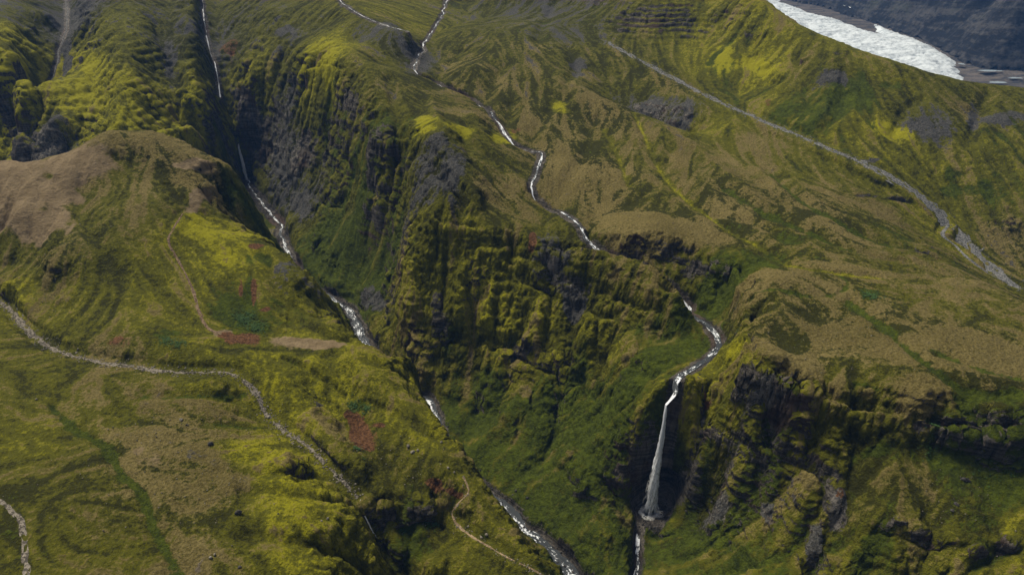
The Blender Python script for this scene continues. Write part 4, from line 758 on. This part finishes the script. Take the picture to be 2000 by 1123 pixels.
def fall_column(name, top, foot, r0, r1, parent, n=16, nh=60, seed=0, dens=0.6):
    """one part: many ragged strands of water that leave the lip together and spread as they drop"""
    r = np.random.default_rng(100 + seed); nr = 6; VV, FF, AA, base = [], [], [], 0; k = np.linspace(0, 1, nh); a = np.linspace(0, 2*np.pi, nr, endpoint=False)
    drop = abs(foot[2] - top[2])
    for s_ in range(n):
        u = r.normal(0, 0.42); w = r.normal(0, 0.35); k0 = 0.0 if s_ < n*0.5 else r.random()*0.55; k1 = 1.0 if s_ < n*0.7 else 0.6 + 0.4*r.random()
        kk_ = k0 + (k1 - k0)*k; R = r0*0.55 + (r1 - r0*0.55)*kk_**1.3
        cx = top[0] + (foot[0] - top[0])*kk_ + u*R + 0.45*R*vnoise2(kk_*4 + seed, kk_*0 + s_*3.7, 83) + 0.5*vnoise2(kk_*17, kk_*0 + s_*1.7, 86)*kk_; cy = top[1] + (foot[1] - top[1])*np.sqrt(kk_) + 0.5*w*R; cz = top[2] + (foot[2] - top[2])*kk_
        rad = (0.30*r0 + 0.26*R)*(0.55 + 0.7*r.random())*smooth(0, 0.06 if k0 == 0 else 0.3, k + 0.02)*(1 - 0.5*smooth(0.75, 1.0, k)*(k1 < 1))
        rr = rad[:, None]*(1 + 0.35*vnoise2(a[None]*1.3 + s_*5, kk_[:, None]*drop/3.0, 81))
        V = np.stack([cx[:, None] + rr*np.cos(a)[None], cy[:, None] + 0.6*rr*np.sin(a)[None], np.repeat(cz[:, None], nr, 1)], -1)
        den = dens + 0.34*(1 - kk_[:, None]) - 0.10*kk_[:, None] - 0.30*np.abs(u)*kk_[:, None] - 0.25*np.abs(np.cos(a))[None]**2
        AA.append(np.stack([np.repeat((kk_*drop)[:, None], nr, 1), a[None]*rad[:, None] + s_*9.0, den, np.ones_like(rr)], -1).reshape(-1, 4))
        i = np.arange(nh*nr).reshape(nh, nr) + base; j = np.roll(i, -1, 1); FF.append(np.stack([i[:-1], i[1:], j[1:], j[:-1]], -1).reshape(-1, 4)); VV.append(V.reshape(-1, 3)); base += nh*nr
    o = sheet(name, np.vstack(VV) + [0, 0, ZC] - np.array(parent.location), np.vstack(FF), FALLW, None, {'run': np.vstack(AA)}, None); o.parent = parent; return o
lip = STREAMS['hanging'][0][0]
w_ = empty('waterfall', (POOL[0], POOL[1], POOL[2] + ZC))
tag(w_, 'tall white waterfall plunging in one drop past a dark cave to the canyon pool', 'waterfall', 'waterfalls')
ft = POOL + [0, -0.5, 0.2]
fall_column('water_column', lip + [0, -1.2, 0.4], ft, 1.3, 4.4, w_, n=26, dens=1.15)
fall_column('water_veil', lip + [0.2, -1.6, 0.0], ft + [0.4, -1, 0], 1.3, 7.4, w_, n=22, seed=5, dens=0.50)
fall_column('spray', ft + [0, 0.5, 9.0], ft + [0, -1.0, -0.3], 3.0, 8.5, w_, n=20, nh=24, seed=21, dens=0.12)
q, s, hw = STREAMS['upper']
w2 = empty('waterfall', (0, 0, 0)); tp = PY(468, 281, 1058); bt = PY(484, 351, 1046); w2.location = (bt[0], bt[1], bt[2] + ZC)
tag(w2, 'thin white waterfall in the dark shaded alcove at the head of the canyon', 'waterfall', 'waterfalls')
fall_column('water_column', tp + [0, -5, 1], bt + [0, -4, 0], 1.6, 3.0, w2, seed=9, dens=0.7)
w3 = empty('waterfall', (0, 0, 0)); tp = PY(42, 232, 950); bt = PY(56, 268, 942); w3.location = (bt[0], bt[1], bt[2] + ZC)
tag(w3, 'small far waterfall in the black gully behind the sandy saddle at left', 'waterfall', 'waterfalls')
fall_column('water_column', tp, bt, 1.2, 2.0, w3, seed=13, dens=0.7)
w4 = empty('waterfall', (0, 0, 0)); tp = PY(704, 976, 345.5); bt = PY(735, 1052, 331.5); w4.location = (bt[0], bt[1], bt[2] + ZC)
tag(w4, 'thin trickle falling from the dry streambed into the little dark gorge', 'waterfall', 'waterfalls')
fall_column('water_column', tp + [0, 0, 0.6], bt + [0, 0, 1.0], 0.35, 0.8, w4, n=6, seed=17, dens=0.5)
# plunge pool and its churned water
def disc(name, c, r, mat, parent=None, bump_=0.3, seed=0, sq=0.75, kind='structure'):
    nr, na = 12, 40; rr = np.linspace(0.02, 1, nr); a = np.linspace(0, 2*np.pi, na, endpoint=False)
    R = r*rr[:, None]*(1 + 0.45*fbm2(np.cos(a)*2.0 + seed, np.sin(a)*2.0, 3, 84)[None]*rr[:, None])
    V = np.stack([c[0] + R*np.cos(a), c[1] + sq*R*np.sin(a), np.full(R.shape, c[2])], -1)
    V[..., 2] += bump_*fbm2(V[..., 0]/1.5, V[..., 1]/1.5, 2, 85)*(1 - rr[:, None])
    at = np.stack([V[..., 0], V[..., 1], np.repeat(rr[:, None], na, 1), np.ones_like(R)], -1)
    i = np.arange(nr*na).reshape(nr, na); j = np.roll(i, -1, 1); f = np.stack([i[:-1], i[1:], j[1:], j[:-1]], -1).reshape(-1, 4)
    return sheet(name, V.reshape(-1, 3) + [0, 0, ZC], f, mat, None, {'run': at.reshape(-1, 4)}, kind)
g = G('churned_water'); a = g.n.new('ShaderNodeAttribute'); a.attribute_name = 'run'; sep_ = g.n.new('ShaderNodeSeparateColor'); g.l.new(a.outputs['Color'], sep_.inputs[0]); n = g.noise(0.5, 5, 0.75, 0.5); n2 = g.noise(1.6, 3, 0.7)
g.color(g.mix(g.step(jit(g, g.math('SUBTRACT', 1.0, sep_.outputs[2]), n, 1.1, n2, 0.8), -0.10, 0.70), (0.150, 0.140, 0.122), (0.66, 0.65, 0.63)), 0.5, 0.3); g.bump(n2, 0.7, 0.6); POOLM = g.m
disc('plunge_pool', POOL + [-0.5, 0.0, -0.1], 11.0, POOLM, bump_=0.8, sq=0.8)
# ------------------------------------------------------------------ glacier valley beyond the ridge
def gl(bx, by, lift=0.0):                     # the ice surface falls evenly down the valley
    d = ray(bx, by); r = -d[2]/d[1]; Yg = 573.6/(r + 0.067); p = d*(Yg/d[1]); p[2] += lift; return p
def inside(px_, py_, poly):
    res = np.zeros(px_.shape, bool)
    for a, b in zip(poly, np.roll(poly, -1, 0)):
        c = ((a[1] > py_) != (b[1] > py_)) & (px_ < (b[0] - a[0])*(py_ - a[1])/(b[1] - a[1] + 1e-9) + a[0]); res ^= c
    return res
def pdist(px_, py_, poly):
    D = np.full(px_.shape, 1e9)
    for a, b in zip(poly, np.roll(poly, -1, 0)):
        e_ = b - a; t = np.clip(((px_ - a[0])*e_[0] + (py_ - a[1])*e_[1])/(e_@e_ + 1e-9), 0, 1); D = np.minimum(D, np.hypot(px_ - a[0] - t*e_[0], py_ - a[1] - t*e_[1]))
    return D
ICE = np.array([gl(*b)[:2] for b in ((1525,-14),(1538,0),(1587,19),(1642,33),(1706,60),(1704,37),(1760,58),(1821,80),(1858,100),(1880,116),(1872,122),(1888,132),(1880,137),(1896,147),(1889,160),(1840,175),(1700,150),(1600,110),(1500,60),(1420,0),(1440,-14))])
def grid(x0, x1, y0, y1, st):
    return np.meshgrid(np.arange(x0, x1, st), np.arange(y0, y1, st))
def cut(X, Y, Z, keep):
    i = np.arange(X.size).reshape(X.shape); f = np.stack([i[:-1, :-1], i[:-1, 1:], i[1:, 1:], i[1:, :-1]], -1).reshape(-1, 4)
    kf = (keep[:-1, :-1] & keep[:-1, 1:] & keep[1:, 1:] & keep[1:, :-1]).ravel(); f = f[kf]
    u, inv = np.unique(f.ravel(), return_inverse=True); V = np.stack([X, Y, Z + ZC], -1).reshape(-1, 3)[u]; return V, inv.reshape(-1, 4)
def plane(Y): return -425 + (Y - 2217)*0.067
X, Y = grid(ICE[:, 0].min() - 20, ICE[:, 0].max() + 20, ICE[:, 1].min() - 20, ICE[:, 1].max() + 20, 4.5)
ins = inside(X, Y, ICE); D = pdist(X, Y, ICE)
fx_, fy_ = X*0.94 + Y*0.34, -X*0.34 + Y*0.94
crev = fbm2(fx_/60 + 0.6*fbm2(X/140, Y/140, 2, 401), fy_/26, 4, 400, 0.6, True)
Z = plane(Y) - 26 + 30*(1 - np.exp(-np.maximum(D, 0)/38)) + crev*7.5 + fbm2(X/150, Y/150, 3, 402)*8
V, f = cut(X, Y, Z, ins)
g = G('glacier_ice'); n = g.noise(0.018, 5, 0.65, 0.6); n2 = g.noise(0.11, 4, 0.7)
c = g.mix(g.step(jit(g, n, n2, 0.9, n2, 0.0), 0.22, 0.6), (0.26, 0.30, 0.33), (0.58, 0.62, 0.64)); g.color(c, 0.7, 0.3); g.bump(n2, 0.6, 3.0)
o = sheet('glacier', V, f, g.m, None, None, None); tag(o, 'broad white crevassed glacier tongue flowing behind the green ridge', 'glacier')
# second, narrow strip of ice higher up under the cliffs
ST = np.array([gl(*b)[:2] for b in ((1625,9),(1645,10),(1672,22),(1668,25),(1640,17))]); X, Y = grid(ST[:, 0].min(), ST[:, 0].max(), ST[:, 1].min(), ST[:, 1].max(), 8)
V, f = cut(X, Y, plane(Y) + 16 + fbm2(X/40, Y/40, 3, 411)*4, inside(X, Y, ST)); o = sheet('snow_patch', V, f, g.m, None, None, None); tag(o, 'narrow white snow strip under the far dark cliffs', 'snow')
# valley floor and the mountain on its far side
BASEL = np.array([gl(*b)[:2] for b in ((1440,-40),(1538,-3),(1600,8),(1706,40),(1760,58),(1821,80),(1876,112),(1925,128),(2010,134),(2200,150))])
X, Y = grid(420, 3300, 1500, 5000, 11.0)
D = np.full(X.shape, 1e9); SG = np.zeros(X.shape)
for a, b in zip(BASEL[:-1], BASEL[1:]):
    e_ = b - a; t = np.clip(((X - a[0])*e_[0] + (Y - a[1])*e_[1])/(e_@e_), 0, 1); d_ = np.hypot(X - a[0] - t*e_[0], Y - a[1] - t*e_[1]); m = d_ < D
    D[m] = d_[m]; SG[m] = (e_[0]*(Y - a[1]) - e_[1]*(X - a[0]))[m]
up = np.where(SG > 0, D, 0.0)
rug = fbm2(X/300, Y/300, 5, 420, 0.55, True); rise = 420*(1 - np.exp(-up*1.25/420))
st_ = rise + 130*rug*smooth(0, 200, up) + fbm2(X/90, Y/90, 4, 421, 0.6, True)*26*smooth(0, 60, up)
tb = 34.0; st_ = st_ + 0.5*(tb/6.283)*np.sin(st_*6.283/tb)*smooth(20, 60, up)
floor_ = np.maximum(plane(Y) - 14, -440) + fbm2(X/110, Y/110, 4, 422)*6
Z = floor_ + st_
g = G('basalt_cliffs'); st = g.noise(0.02, 5, 0.65, 0.5, stretch=(0.2, 0.2, 2.2)); n = g.noise(0.006, 5, 0.65, 0.5); n2 = g.noise(0.05, 4, 0.7)
c = g.mix(g.step(jit(g, st, n, 0.9, n2, 0.9), 0.38, 0.75), (0.006, 0.007, 0.009), (0.050, 0.047, 0.045)); c = g.mix(g.math('MULTIPLY', g.step(n, 0.55, 0.7), 0.4), c, (0.028, 0.036, 0.014)); g.color(c, 0.9, 0.15); g.bump(n2, 0.8, 6.0)
keepm = up > 1.0
V, f = cut(X, Y, Z - 5, up > 0); sheet('far_mountain', V, f, g.m)
g = G('moraine_gravel'); n = g.noise(0.02, 5, 0.6, 0.6, stretch=(0.5, 1.6, 1)); n2 = g.noise(0.12, 4, 0.7); c = g.mix(g.step(jit(g, n, n2, 0.7, n2, 0), 0.3, 0.75), (0.022, 0.024, 0.027), (0.12, 0.10, 0.085)); g.color(c, 0.9, 0.15); MOR = g.m
V, f = cut(X, Y, floor_ + 0.12*np.minimum(up, 60), up < 60); sheet('valley_floor', V, f, MOR)
g = G('pond_water'); g.color((0.30, 0.36, 0.40), 0.25, 0.5); PW = g.m
for k, (bx, by, rx, ry) in enumerate(((1935,134,22,2.0),(1950,158,18,2.5),(1985,148,14,1.6),(1880,121,6,1.8))):
    c = gl(bx, by); a = gl(bx + rx, by)[0] - c[0]; b = gl(bx, by - ry)[1] - c[1]
    fl = max(plane(c[1]) - 14, -440) + 7
    disc('pond', (c[0], c[1], fl), a, PW, bump_=0.0, seed=k*4.4, sq=b/a)
# ------------------------------------------------------------------ dry beds and trails
def gravel_mat(name, a, b, sc=0.5):
    g = G(name); n = g.noise(sc, 4, 0.7); v = g.n.new('ShaderNodeTexVoronoi'); v.inputs['Scale'].default_value = 0.9; g.l.new(g.pos, v.inputs['Vector']); n2 = g.noise(3.0, 2, 0.7); nb = g.noise(0.06, 3)
    sp = g.n.new('ShaderNodeSeparateColor'); g.l.new(v.outputs['Color'], sp.inputs[0])
    g.color(g.mix(g.step(jit(g, sp.outputs[0], n, 0.9, nb, 0.6), 0.15, 0.9), a, b), 0.95, 0.1)
    g.bump(g.math('MULTIPLY_ADD', n2, 0.3, v.outputs['Distance']), 0.8, 0.6); return g.m
GRAV = gravel_mat('pale_gravel', (0.060, 0.052, 0.040), (0.220, 0.190, 0.150)); GREYG = gravel_mat('blue_grey_gravel', (0.060, 0.060, 0.058), (0.190, 0.185, 0.175)); SOIL = gravel_mat('trodden_soil', (0.085, 0.055, 0.032), (0.200, 0.140, 0.085), 0.8)
SOILB = gravel_mat('pale_trodden_soil', (0.150, 0.105, 0.060), (0.300, 0.220, 0.130), 0.8)
ribbon('dry_streambed', DRYQ, lambda s: 2.2 + 1.0*vnoise2(s/26, s*0 + 2, 90) + 0.4, 0.22, GRAV, nx=9, drop=0.9, rough=0.9, wav=1.5)
ribbon('dry_streambed', SPUR, 2.4, 0.22, GRAV, nx=9, drop=0.9, rough=0.7, seed=4)
ribbon('gravel_riverbed', BEDQ, lambda s: 6.5 + 6.0*smooth(330, 520, s) - 8.5*smooth(600, 690, s), 0.30, GREYG, nx=11, drop=1.2, rough=1.2, seed=2, wav=1.6)
ribbon('gravel_riverbed', BEDB, 2.6, 0.28, GREYG, nx=7, drop=1.0, rough=0.5, seed=6)
ribbon('ravine_bed', STREAMS['ravine'][0], 0.8, -0.3, GREYG, nx=7, rough=0.5)
ribbon('footpath', TRAIL_A, 1.5, 0.24, SOIL, nx=7, drop=0.8, rough=0.5, seed=3, wav=1.6)
ribbon('footpath', TRAIL_B, 1.0, 0.24, SOILB, nx=7, drop=0.8, rough=0.5, seed=5, wav=1.7)
# ------------------------------------------------------------------ stones
def stone_mesh(seed, sub=2):
    import bmesh
    bm = bmesh.new(); bmesh.ops.create_icosphere(bm, subdivisions=sub, radius=1.0)
    co = np.array([v.co for v in bm.verts]); n = fbm3(co[:, 0]*1.1 + seed*7, co[:, 1]*1.1, co[:, 2]*1.1, 3, 500 + seed)
    for v, k_ in zip(bm.verts, n):
        v.co *= 1 + 0.42*k_
        for ax in ((0.8, 0.3, 0.5), (-0.6, 0.7, 0.2), (0.1, -0.8, 0.6)):
            p = Vector(ax).normalized(); h_ = v.co.dot(p)
            if h_ > 0.72: v.co -= p*(h_ - 0.72)*0.85
    me = bpy.data.meshes.new('boulder'); bm.to_mesh(me); bm.free(); return me
def stone_mat(name, a, b):
    g = G(name); n = g.noise(0.9, 4, 0.65); n2 = g.noise(0.35, 3); g.color(g.mix(g.step(jit(g, n, n2, 0.8, n2, 0), 0.3, 0.75), a, b), 0.95, 0.12); g.bump(n, 0.6, 0.4); return g.m
PALE = stone_mat('pale_stone', (0.10, 0.088, 0.068), (0.27, 0.24, 0.19)); DARKS = stone_mat('dark_stone', (0.022, 0.020, 0.018), (0.085, 0.078, 0.068))
SM = {m_: [stone_mesh(k) for k in range(4)] for m_ in ('p', 'd')}
for k in range(4): SM['p'][k].materials.append(PALE); SM['d'][k].materials.append(DARKS)
BOULD = [  # bearing, size (m), kind, label
 (1885,938,(3.6,1.6,1.5),'d','large flat grey boulder alone on the green slope under the rock band'), (1868,985,(1.9,1.4,1.2),'d','grey boulder low on the right slope, upper of two close together'),
 (1860,998,(1.6,1.2,1.0),'d','grey boulder low on the right slope, lower of two close together'), (354,821,(1.5,1.1,1.0),'p','pale boulder on the near grassy slope, larger of a pair'), (365,830,(1.0,0.9,0.7),'d','dark boulder beside the pale one on the near grassy slope'),
 (411,868,(2.0,1.5,1.7),'d','dark rounded boulder at the edge of the brown grass tongue'), (71,780,(0.9,0.8,0.7),'p','small pale stone alone on the left grassy slope'), (465,1002,(2.4,1.5,1.6),'d','dark crag-like boulder at the lower edge of the brown grass tongue'),
 (411,1089,(1.2,0.9,0.8),'p','pale stone near the bottom edge, larger of a close pair'), (419,1083,(0.9,0.7,0.6),'p','pale stone near the bottom edge, smaller of a close pair'), (468,1108,(1.1,0.9,0.8),'d','dark stone near the bottom edge right of the pale pair'),
 (543,1005,(0.9,0.8,0.6),'d','small dark stone on the mossy slope left of the little gorge'), (640,1014,(1.0,0.8,0.8),'p','pale stone on the mossy brow above the little gorge'), (628,1018,(0.8,0.7,0.6),'p','small pale stone left of another on the mossy brow above the gorge'),
 (797,872,(1.7,1.2,1.2),'p','pale rock on the brow right of the red hollow, uppermost of the group'), (806,884,(2.0,1.3,1.3),'p','pale rock on the brow right of the red hollow, largest of the group'), (816,880,(1.1,1.0,0.9),'p','pale rock on the brow right of the red hollow, rightmost of the group'),
 (862,864,(1.3,1.0,0.9),'p','pale stone on the canyon rim, left of the rim pair'), (874,867,(1.4,1.0,1.0),'p','pale stone on the very rim of the canyon, right of the rim pair'), (875,915,(1.1,0.9,0.9),'p','pale stone on the rim slope below the rim pair'), (887,923,(0.9,0.8,0.7),'p','small pale stone lowest on the rim slope above the trail'),
 (940,1050,(1.2,0.9,0.8),'p','pale stone on the upper side of the rim trail bend'), (915,1029,(1.0,0.8,0.7),'p','small greenish pale stone left of the rim trail bend'), (950,1044,(1.3,1.0,0.9),'p','pale stone just above the rim trail beside its bend'),
 (1673,78,(5.2,4.5,6.5),'d','dark rounded rock knob standing on the far ridge against the glacier'), (1797,130,(3.2,2.5,2.4),'d','small dark rock on the far ridge crest right of the big knob'),
 (1190,585,(2.2,1.8,2.0),'p','pale grey rock at the foot of the bare alcove under the promontory'), (525,815,(1.8,1.4,1.2),'p','pale boulder in the dry streambed where it bends downhill'), (655,930,(1.6,1.3,1.0),'p','pale boulder near the lower end of the dry streambed'),
 (660,588,(1.8,1.5,1.4),'d','mossy dark boulder at the river bend inside the canyon'), (1390,985,(1.6,1.3,1.2),'d','dark boulder on the gravel apron right of the plunge pool'), (1340,1000,(1.3,1.0,0.9),'d','small dark boulder beside the plunge pool')]
for k, (bx, by, sz, kd, lab) in enumerate(BOULD):
    p = hit(bx, by, H, HS); o = bpy.data.objects.new('boulder', SM[kd][k % 4]); COL.objects.link(o)
    o.scale = sz; o.rotation_euler = (0.2*math.sin(k*3.1), 0.2*math.cos(k*1.7), k*1.9); o.location = (p[0], p[1], p[2] + ZC + 0.35*sz[2]); tag(o, lab, 'boulder', 'boulders on the slopes')
# loose stones along the beds: uncountable
def rubble(name, q, n, spread, smin, smax, mat, seed):
    r = np.random.default_rng(seed); base = SMALL_V; nb = len(base); idx = r.integers(0, len(q), n)
    t = np.gradient(q[:, :2], axis=0); t /= np.linalg.norm(t, axis=1)[:, None] + 1e-9
    off = r.normal(0, spread, n); px_ = q[idx, 0] - t[idx, 1]*off + r.normal(0, .8, n); py_ = q[idx, 1] + t[idx, 0]*off + r.normal(0, .8, n)
    pz_ = samp(H, px_, py_, HS) + 0.1; sz = smin + (smax - smin)*r.random(n)**3; an = r.random(n)*6.28
    V = base[None]*sz[:, None, None]*(0.7 + 0.6*r.random((n, 1, 3))); c_, s_ = np.cos(an)[:, None], np.sin(an)[:, None]
    V = np.stack([V[..., 0]*c_ - V[..., 1]*s_, V[..., 0]*s_ + V[..., 1]*c_, V[..., 2]*0.8], -1) + np.stack([px_, py_, pz_ + ZC], -1)[:, None]
    f = (SMALL_F[None] + (np.arange(n)*nb)[:, None, None]).reshape(-1, 3); o = sheet(name, V.reshape(-1, 3), f, mat, None, None, 'stuff'); return o
_m = stone_mesh(9, 1); SMALL_V = np.array([v.co for v in _m.vertices]); SMALL_F = np.array([list(p.vertices) for p in _m.polygons])
tag(rubble('streambed_stones', DRYQ, 2200, 3.0, 0.15, 0.9, PALE, 1), 'loose pale stones lying along the dry streambed', 'stones')
tag(rubble('riverbed_stones', BEDQ, 1500, 7.0, 0.3, 1.1, stone_mat('grey_stone', (0.06, 0.06, 0.06), (0.20, 0.195, 0.185)), 2), 'loose grey stones lying along the far gravel riverbed', 'stones')
tag(rubble('river_stones', STREAMS['river'][0], 1300, 6.0, 0.3, 1.5, DARKS, 3), 'loose dark stones along the canyon river', 'stones')
tag(rubble('stream_stones', STREAMS['hanging'][0], 500, 3.6, 0.2, 1.0, DARKS, 4), 'loose dark stones along the stream above the tall fall', 'stones')
tag(rubble('trail_stones', TRAIL_B, 260, 1.6, 0.15, 0.7, PALE, 5), 'loose pale stones along the rim trail', 'stones')
# small stones strewn over the slopes, and fern thickets
def strewn(name, spots, n, smin, smax, mat, seed):
    r = np.random.default_rng(seed); q = []
    for bx, by, rad in spots:
        c_ = hit(bx, by, H, HS); q.append(np.column_stack([c_[0] + r.normal(0, rad, n), c_[1] + r.normal(0, rad, n), np.zeros(n)]))
    q = np.vstack(q); o = rubble(name, np.vstack([q, q[-1:]]), 1, 0, 0.1, 0.1, mat, seed); me_ = o.data; COL.objects.unlink(o); bpy.data.objects.remove(o)
    nn = len(q); sz = smin + (smax - smin)*r.random(nn)**3; an = r.random(nn)*6.28; c_, s_ = np.cos(an)[:, None], np.sin(an)[:, None]
    V = SMALL_V[None]*sz[:, None, None]*(0.7 + 0.6*r.random((nn, 1, 3))); V = np.stack([V[..., 0]*c_ - V[..., 1]*s_, V[..., 0]*s_ + V[..., 1]*c_, V[..., 2]*0.8], -1)
    V += np.stack([q[:, 0], q[:, 1], samp(H, q[:, 0], q[:, 1], HS) + 0.25 + ZC], -1)[:, None]
    return sheet(name, V.reshape(-1, 3), (SMALL_F[None] + (np.arange(nn)*len(SMALL_V))[:, None, None]).reshape(-1, 3), mat, None, None, 'stuff')
tag(strewn('strewn_stones', ((100,460,30), (130,560,22), (330,860,20), (430,960,18), (200,920,26), (780,900,14), (820,980,8), (560,820,16), (1330,360,40), (1700,640,40), (1640,760,24), (1870,980,14), (640,560,10), (730,570,14)), 80, 0.15, 0.6, PALE, 6), 'small pale stones strewn over the mossy slopes', 'stones')
tag(strewn('apron_stones', ((1390,995,7), (1310,1005,6), (1290,985,6), (1270,1020,5), (700,590,12), (735,560,12)), 70, 0.2, 0.9, DARKS, 7), 'dark stones strewn over the aprons on the canyon floor', 'stones')
gf = G('fern_green'); nfz = gf.noise(0.8, 3); gf.color(gf.mix(gf.step(nfz, 0.3, 0.7), (0.018, 0.046, 0.008), (0.058, 0.112, 0.026)), 0.8, 0.2); FERN = gf.m
def ferns(spots, seed):
    r = np.random.default_rng(seed); VV = []
    for bx, by, rad, n in spots:
        c_ = hit(bx, by, H, HS); x_ = c_[0] + r.normal(0, rad, n); y_ = c_[1] + r.normal(0, rad, n); z_ = samp(H, x_, y_, HS) + ZC + 0.2
        for k_ in range(5):
            an = r.random(n)*6.28; L_ = 0.5 + 0.7*r.random(n); w_ = 0.16 + 0.12*r.random(n); dx, dy = np.cos(an), np.sin(an)
            b0 = np.stack([x_, y_, z_], -1); tipv = b0 + np.stack([dx*L_, dy*L_, 0.35 + 0.3*r.random(n)], -1); mid = b0 + np.stack([dx*L_*0.5, dy*L_*0.5, 0.45 + 0.3*r.random(n)], -1); sd_ = np.stack([-dy*w_, dx*w_, 0*w_], -1)
            VV.append(np.stack([b0, mid - sd_, tipv, mid + sd_], 1))
    V = np.vstack(VV); return sheet('fern_thicket', V.reshape(-1, 3), np.arange(len(V)*4).reshape(-1, 4), FERN, None, None, 'stuff')
tag(ferns(((704,902,1.5,60), (697,876,1.2,40), (690,795,2.5,80), (715,800,2.0,60), (478,625,5,260), (500,640,4,160), (325,668,3,90), (350,672,2.5,60), (1700,578,4,120), (1830,858,3.5,110), (1960,880,6,200), (1420,640,3,80), (840,1020,3,90), (790,1040,3,90)), 8), 'blue-green fern thickets dotted over the slopes', 'ferns')
print('done', time.time() - T0)

# ------------------------------------------------------------------ the air
import bmesh
bm = bmesh.new(); bmesh.ops.create_cube(bm, size=1.0); me = bpy.data.meshes.new('haze'); bm.to_mesh(me); bm.free()
hz = bpy.data.objects.new('haze', me); COL.objects.link(hz); hz.scale = (9000, 6600, 900); hz.location = (300, 2200, -6 + 450); hz['kind'] = 'stuff'; tag(hz, 'thin blue haze in the valley air', 'haze')
hm = bpy.data.materials.new('haze'); hm.use_nodes = True; hm.node_tree.nodes.remove(hm.node_tree.nodes['Principled BSDF'])
pv = hm.node_tree.nodes.new('ShaderNodeVolumePrincipled'); pv.inputs['Color'].default_value = (0.17, 0.42, 1.0, 1); pv.inputs['Density'].default_value = 3.8e-5; pv.inputs['Anisotropy'].default_value = 0.0
hm.node_tree.links.new(pv.outputs[0], hm.node_tree.nodes['Material Output'].inputs['Volume']); me.materials.append(hm)
